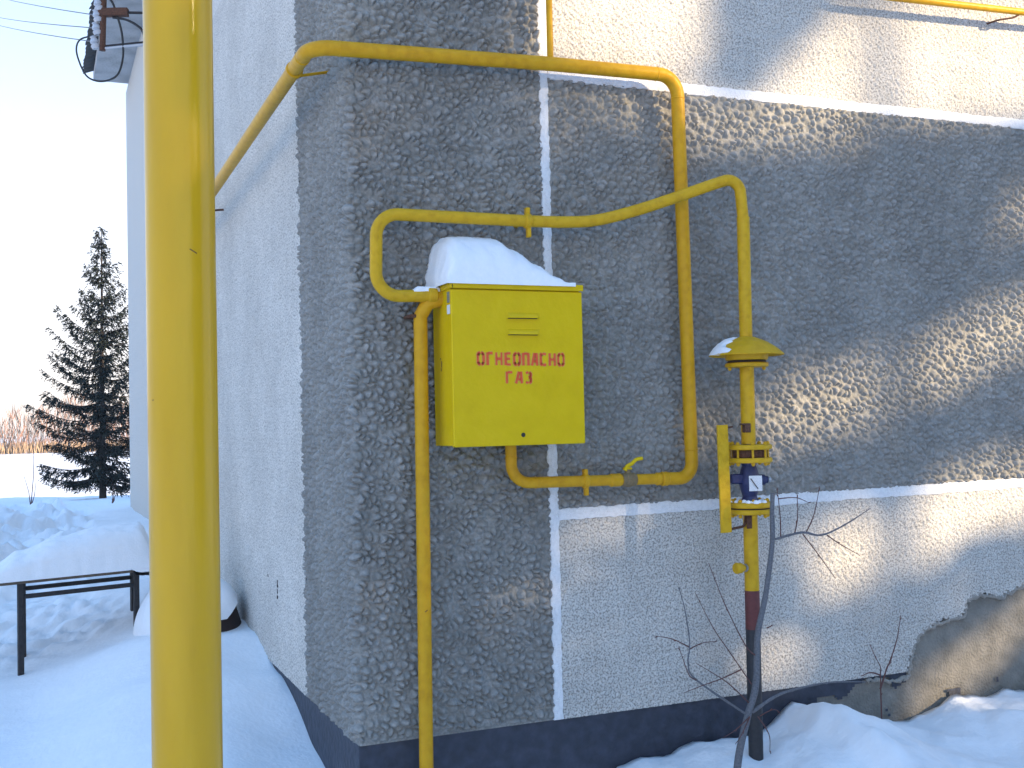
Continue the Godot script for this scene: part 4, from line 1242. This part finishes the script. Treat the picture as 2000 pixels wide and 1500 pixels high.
func shrubs() -> void:
	rng.seed = 91
	var t := thing("bare_shrub", Vector3.ZERO, "leafless grey-stemmed shrub with red-brown twigs growing in front of the riser", "shrub")
	var st := new_st()
	tube(st, spline([Vector3(1.34, -0.1, 0.43), Vector3(1.370, 0.207, 0.42), Vector3(1.423, 0.395, 0.42), Vector3(1.465, 0.508, 0.42), Vector3(1.482, 0.703, 0.42), Vector3(1.525, 0.858, 0.42), Vector3(1.562, 1.055, 0.42), Vector3(1.566, 1.175, 0.42), Vector3(1.572, 1.250, 0.42)], 6), 0.0165, 0.0088, 12, true, 0.06)
	obj("stem", st.commit(), M.bark_grey, t)
	var arm := new_st()
	twig(arm, [Vector3(1.555, 1.063, 0.42), Vector3(1.640, 1.078, 0.42), Vector3(1.707, 1.087, 0.43), Vector3(1.778, 1.074, 0.45), Vector3(1.893, 1.108, 0.45), Vector3(2.050, 1.164, 0.42)], 0.0058, 0.0018)
	obj("branch", arm.commit(), M.bark_grey, t)
	var low := new_st()
	twig(low, [Vector3(1.445, 0.41, 0.42), Vector3(1.527, 0.464, 0.45), Vector3(1.637, 0.473, 0.42), Vector3(1.832, 0.477, 0.40), Vector3(2.016, 0.459, 0.40)], 0.0075, 0.002)
	obj("branch", low.commit(), M.bark_grey, t)
	var lf := new_st()
	twig(lf, [Vector3(1.425, 0.40, 0.42), Vector3(1.211, 0.555, 0.40), Vector3(1.189, 0.615, 0.38), Vector3(1.211, 0.687, 0.36), Vector3(1.200, 0.812, 0.35), Vector3(1.182, 0.898, 0.34)], 0.005, 0.0018)
	obj("branch", lf.commit(), M.bark_grey, t)
	for b in [[Vector3(1.446, 0.518, 0.42), Vector3(1.328, 0.661, 0.45), Vector3(1.239, 0.766, 0.48), Vector3(1.155, 0.902, 0.50)],
		[Vector3(1.469, 0.625, 0.42), Vector3(1.403, 0.676, 0.45), Vector3(1.283, 0.849, 0.50), Vector3(1.185, 1.015, 0.55)],
		[Vector3(1.430, 0.449, 0.42), Vector3(1.304, 0.546, 0.48), Vector3(1.212, 0.605, 0.50), Vector3(1.151, 0.642, 0.50)],
		[Vector3(1.211, 0.555, 0.40), Vector3(1.149, 0.590, 0.45), Vector3(1.090, 0.678, 0.50), Vector3(1.078, 0.71, 0.50)],
		[Vector3(1.209, 0.672, 0.36), Vector3(1.132, 0.711, 0.36), Vector3(1.052, 0.730, 0.36)],
		[Vector3(1.208, 0.664, 0.36), Vector3(1.268, 0.682, 0.36), Vector3(1.333, 0.682, 0.36)],
		[Vector3(1.376, 0.589, 0.46), Vector3(1.282, 0.563, 0.46), Vector3(1.218, 0.551, 0.46), Vector3(1.119, 0.530, 0.46)],
		[Vector3(1.42, 0.40, 0.44), Vector3(1.339, 0.364, 0.46), Vector3(1.283, 0.342, 0.46)],
		[Vector3(1.42, 0.40, 0.44), Vector3(1.366, 0.342, 0.46), Vector3(1.337, 0.311, 0.46)],
		[Vector3(1.603, 1.072, 0.42), Vector3(1.604, 1.152, 0.42), Vector3(1.595, 1.249, 0.42), Vector3(1.591, 1.264, 0.42)],
		[Vector3(1.670, 1.082, 0.42), Vector3(1.687, 1.148, 0.42), Vector3(1.688, 1.239, 0.42)],
		[Vector3(1.717, 1.084, 0.43), Vector3(1.759, 1.155, 0.43), Vector3(1.791, 1.266, 0.43)],
		[Vector3(1.702, 1.081, 0.43), Vector3(1.778, 0.991, 0.43), Vector3(1.855, 0.894, 0.43)],
		[Vector3(1.806, 1.071, 0.45), Vector3(1.881, 1.031, 0.43), Vector3(1.981, 0.978, 0.43)],
		[Vector3(1.600, 1.225, 0.42), Vector3(1.683, 1.225, 0.42), Vector3(1.744, 1.202, 0.42)],
		[Vector3(1.46, 0.40, 0.45), Vector3(1.49, 0.43, 0.49), Vector3(1.515, 0.42, 0.50)],
		[Vector3(1.45, 0.40, 0.45), Vector3(1.47, 0.34, 0.49), Vector3(1.465, 0.28, 0.50)],
		[Vector3(1.525, 0.725, 0.42), Vector3(1.545, 0.735, 0.43)]]:
		var s := new_st()
		twig(s, b, 0.0028, 0.0011)
		obj("twig", s.commit(), M.twig, t)
	var u := thing("small_shrub", Vector3.ZERO, "little red-brown shrub of a few twigs against the peeling plinth", "shrub")
	for b in [[Vector3(2.26, 0.10, 0.2), Vector3(2.261, 0.391, 0.2), Vector3(2.264, 0.452, 0.2), Vector3(2.233, 0.508, 0.2), Vector3(2.210, 0.559, 0.2)], [Vector3(2.258, 0.36, 0.2), Vector3(2.30, 0.45, 0.2), Vector3(2.315, 0.470, 0.2), Vector3(2.359, 0.567, 0.2), Vector3(2.384, 0.667, 0.2)], [Vector3(2.262, 0.42, 0.2), Vector3(2.20, 0.44, 0.21), Vector3(2.15, 0.43, 0.21)]]:
		var s := new_st()
		twig(s, b, 0.0042, 0.0014)
		obj("twig", s.commit(), M.twig, u)
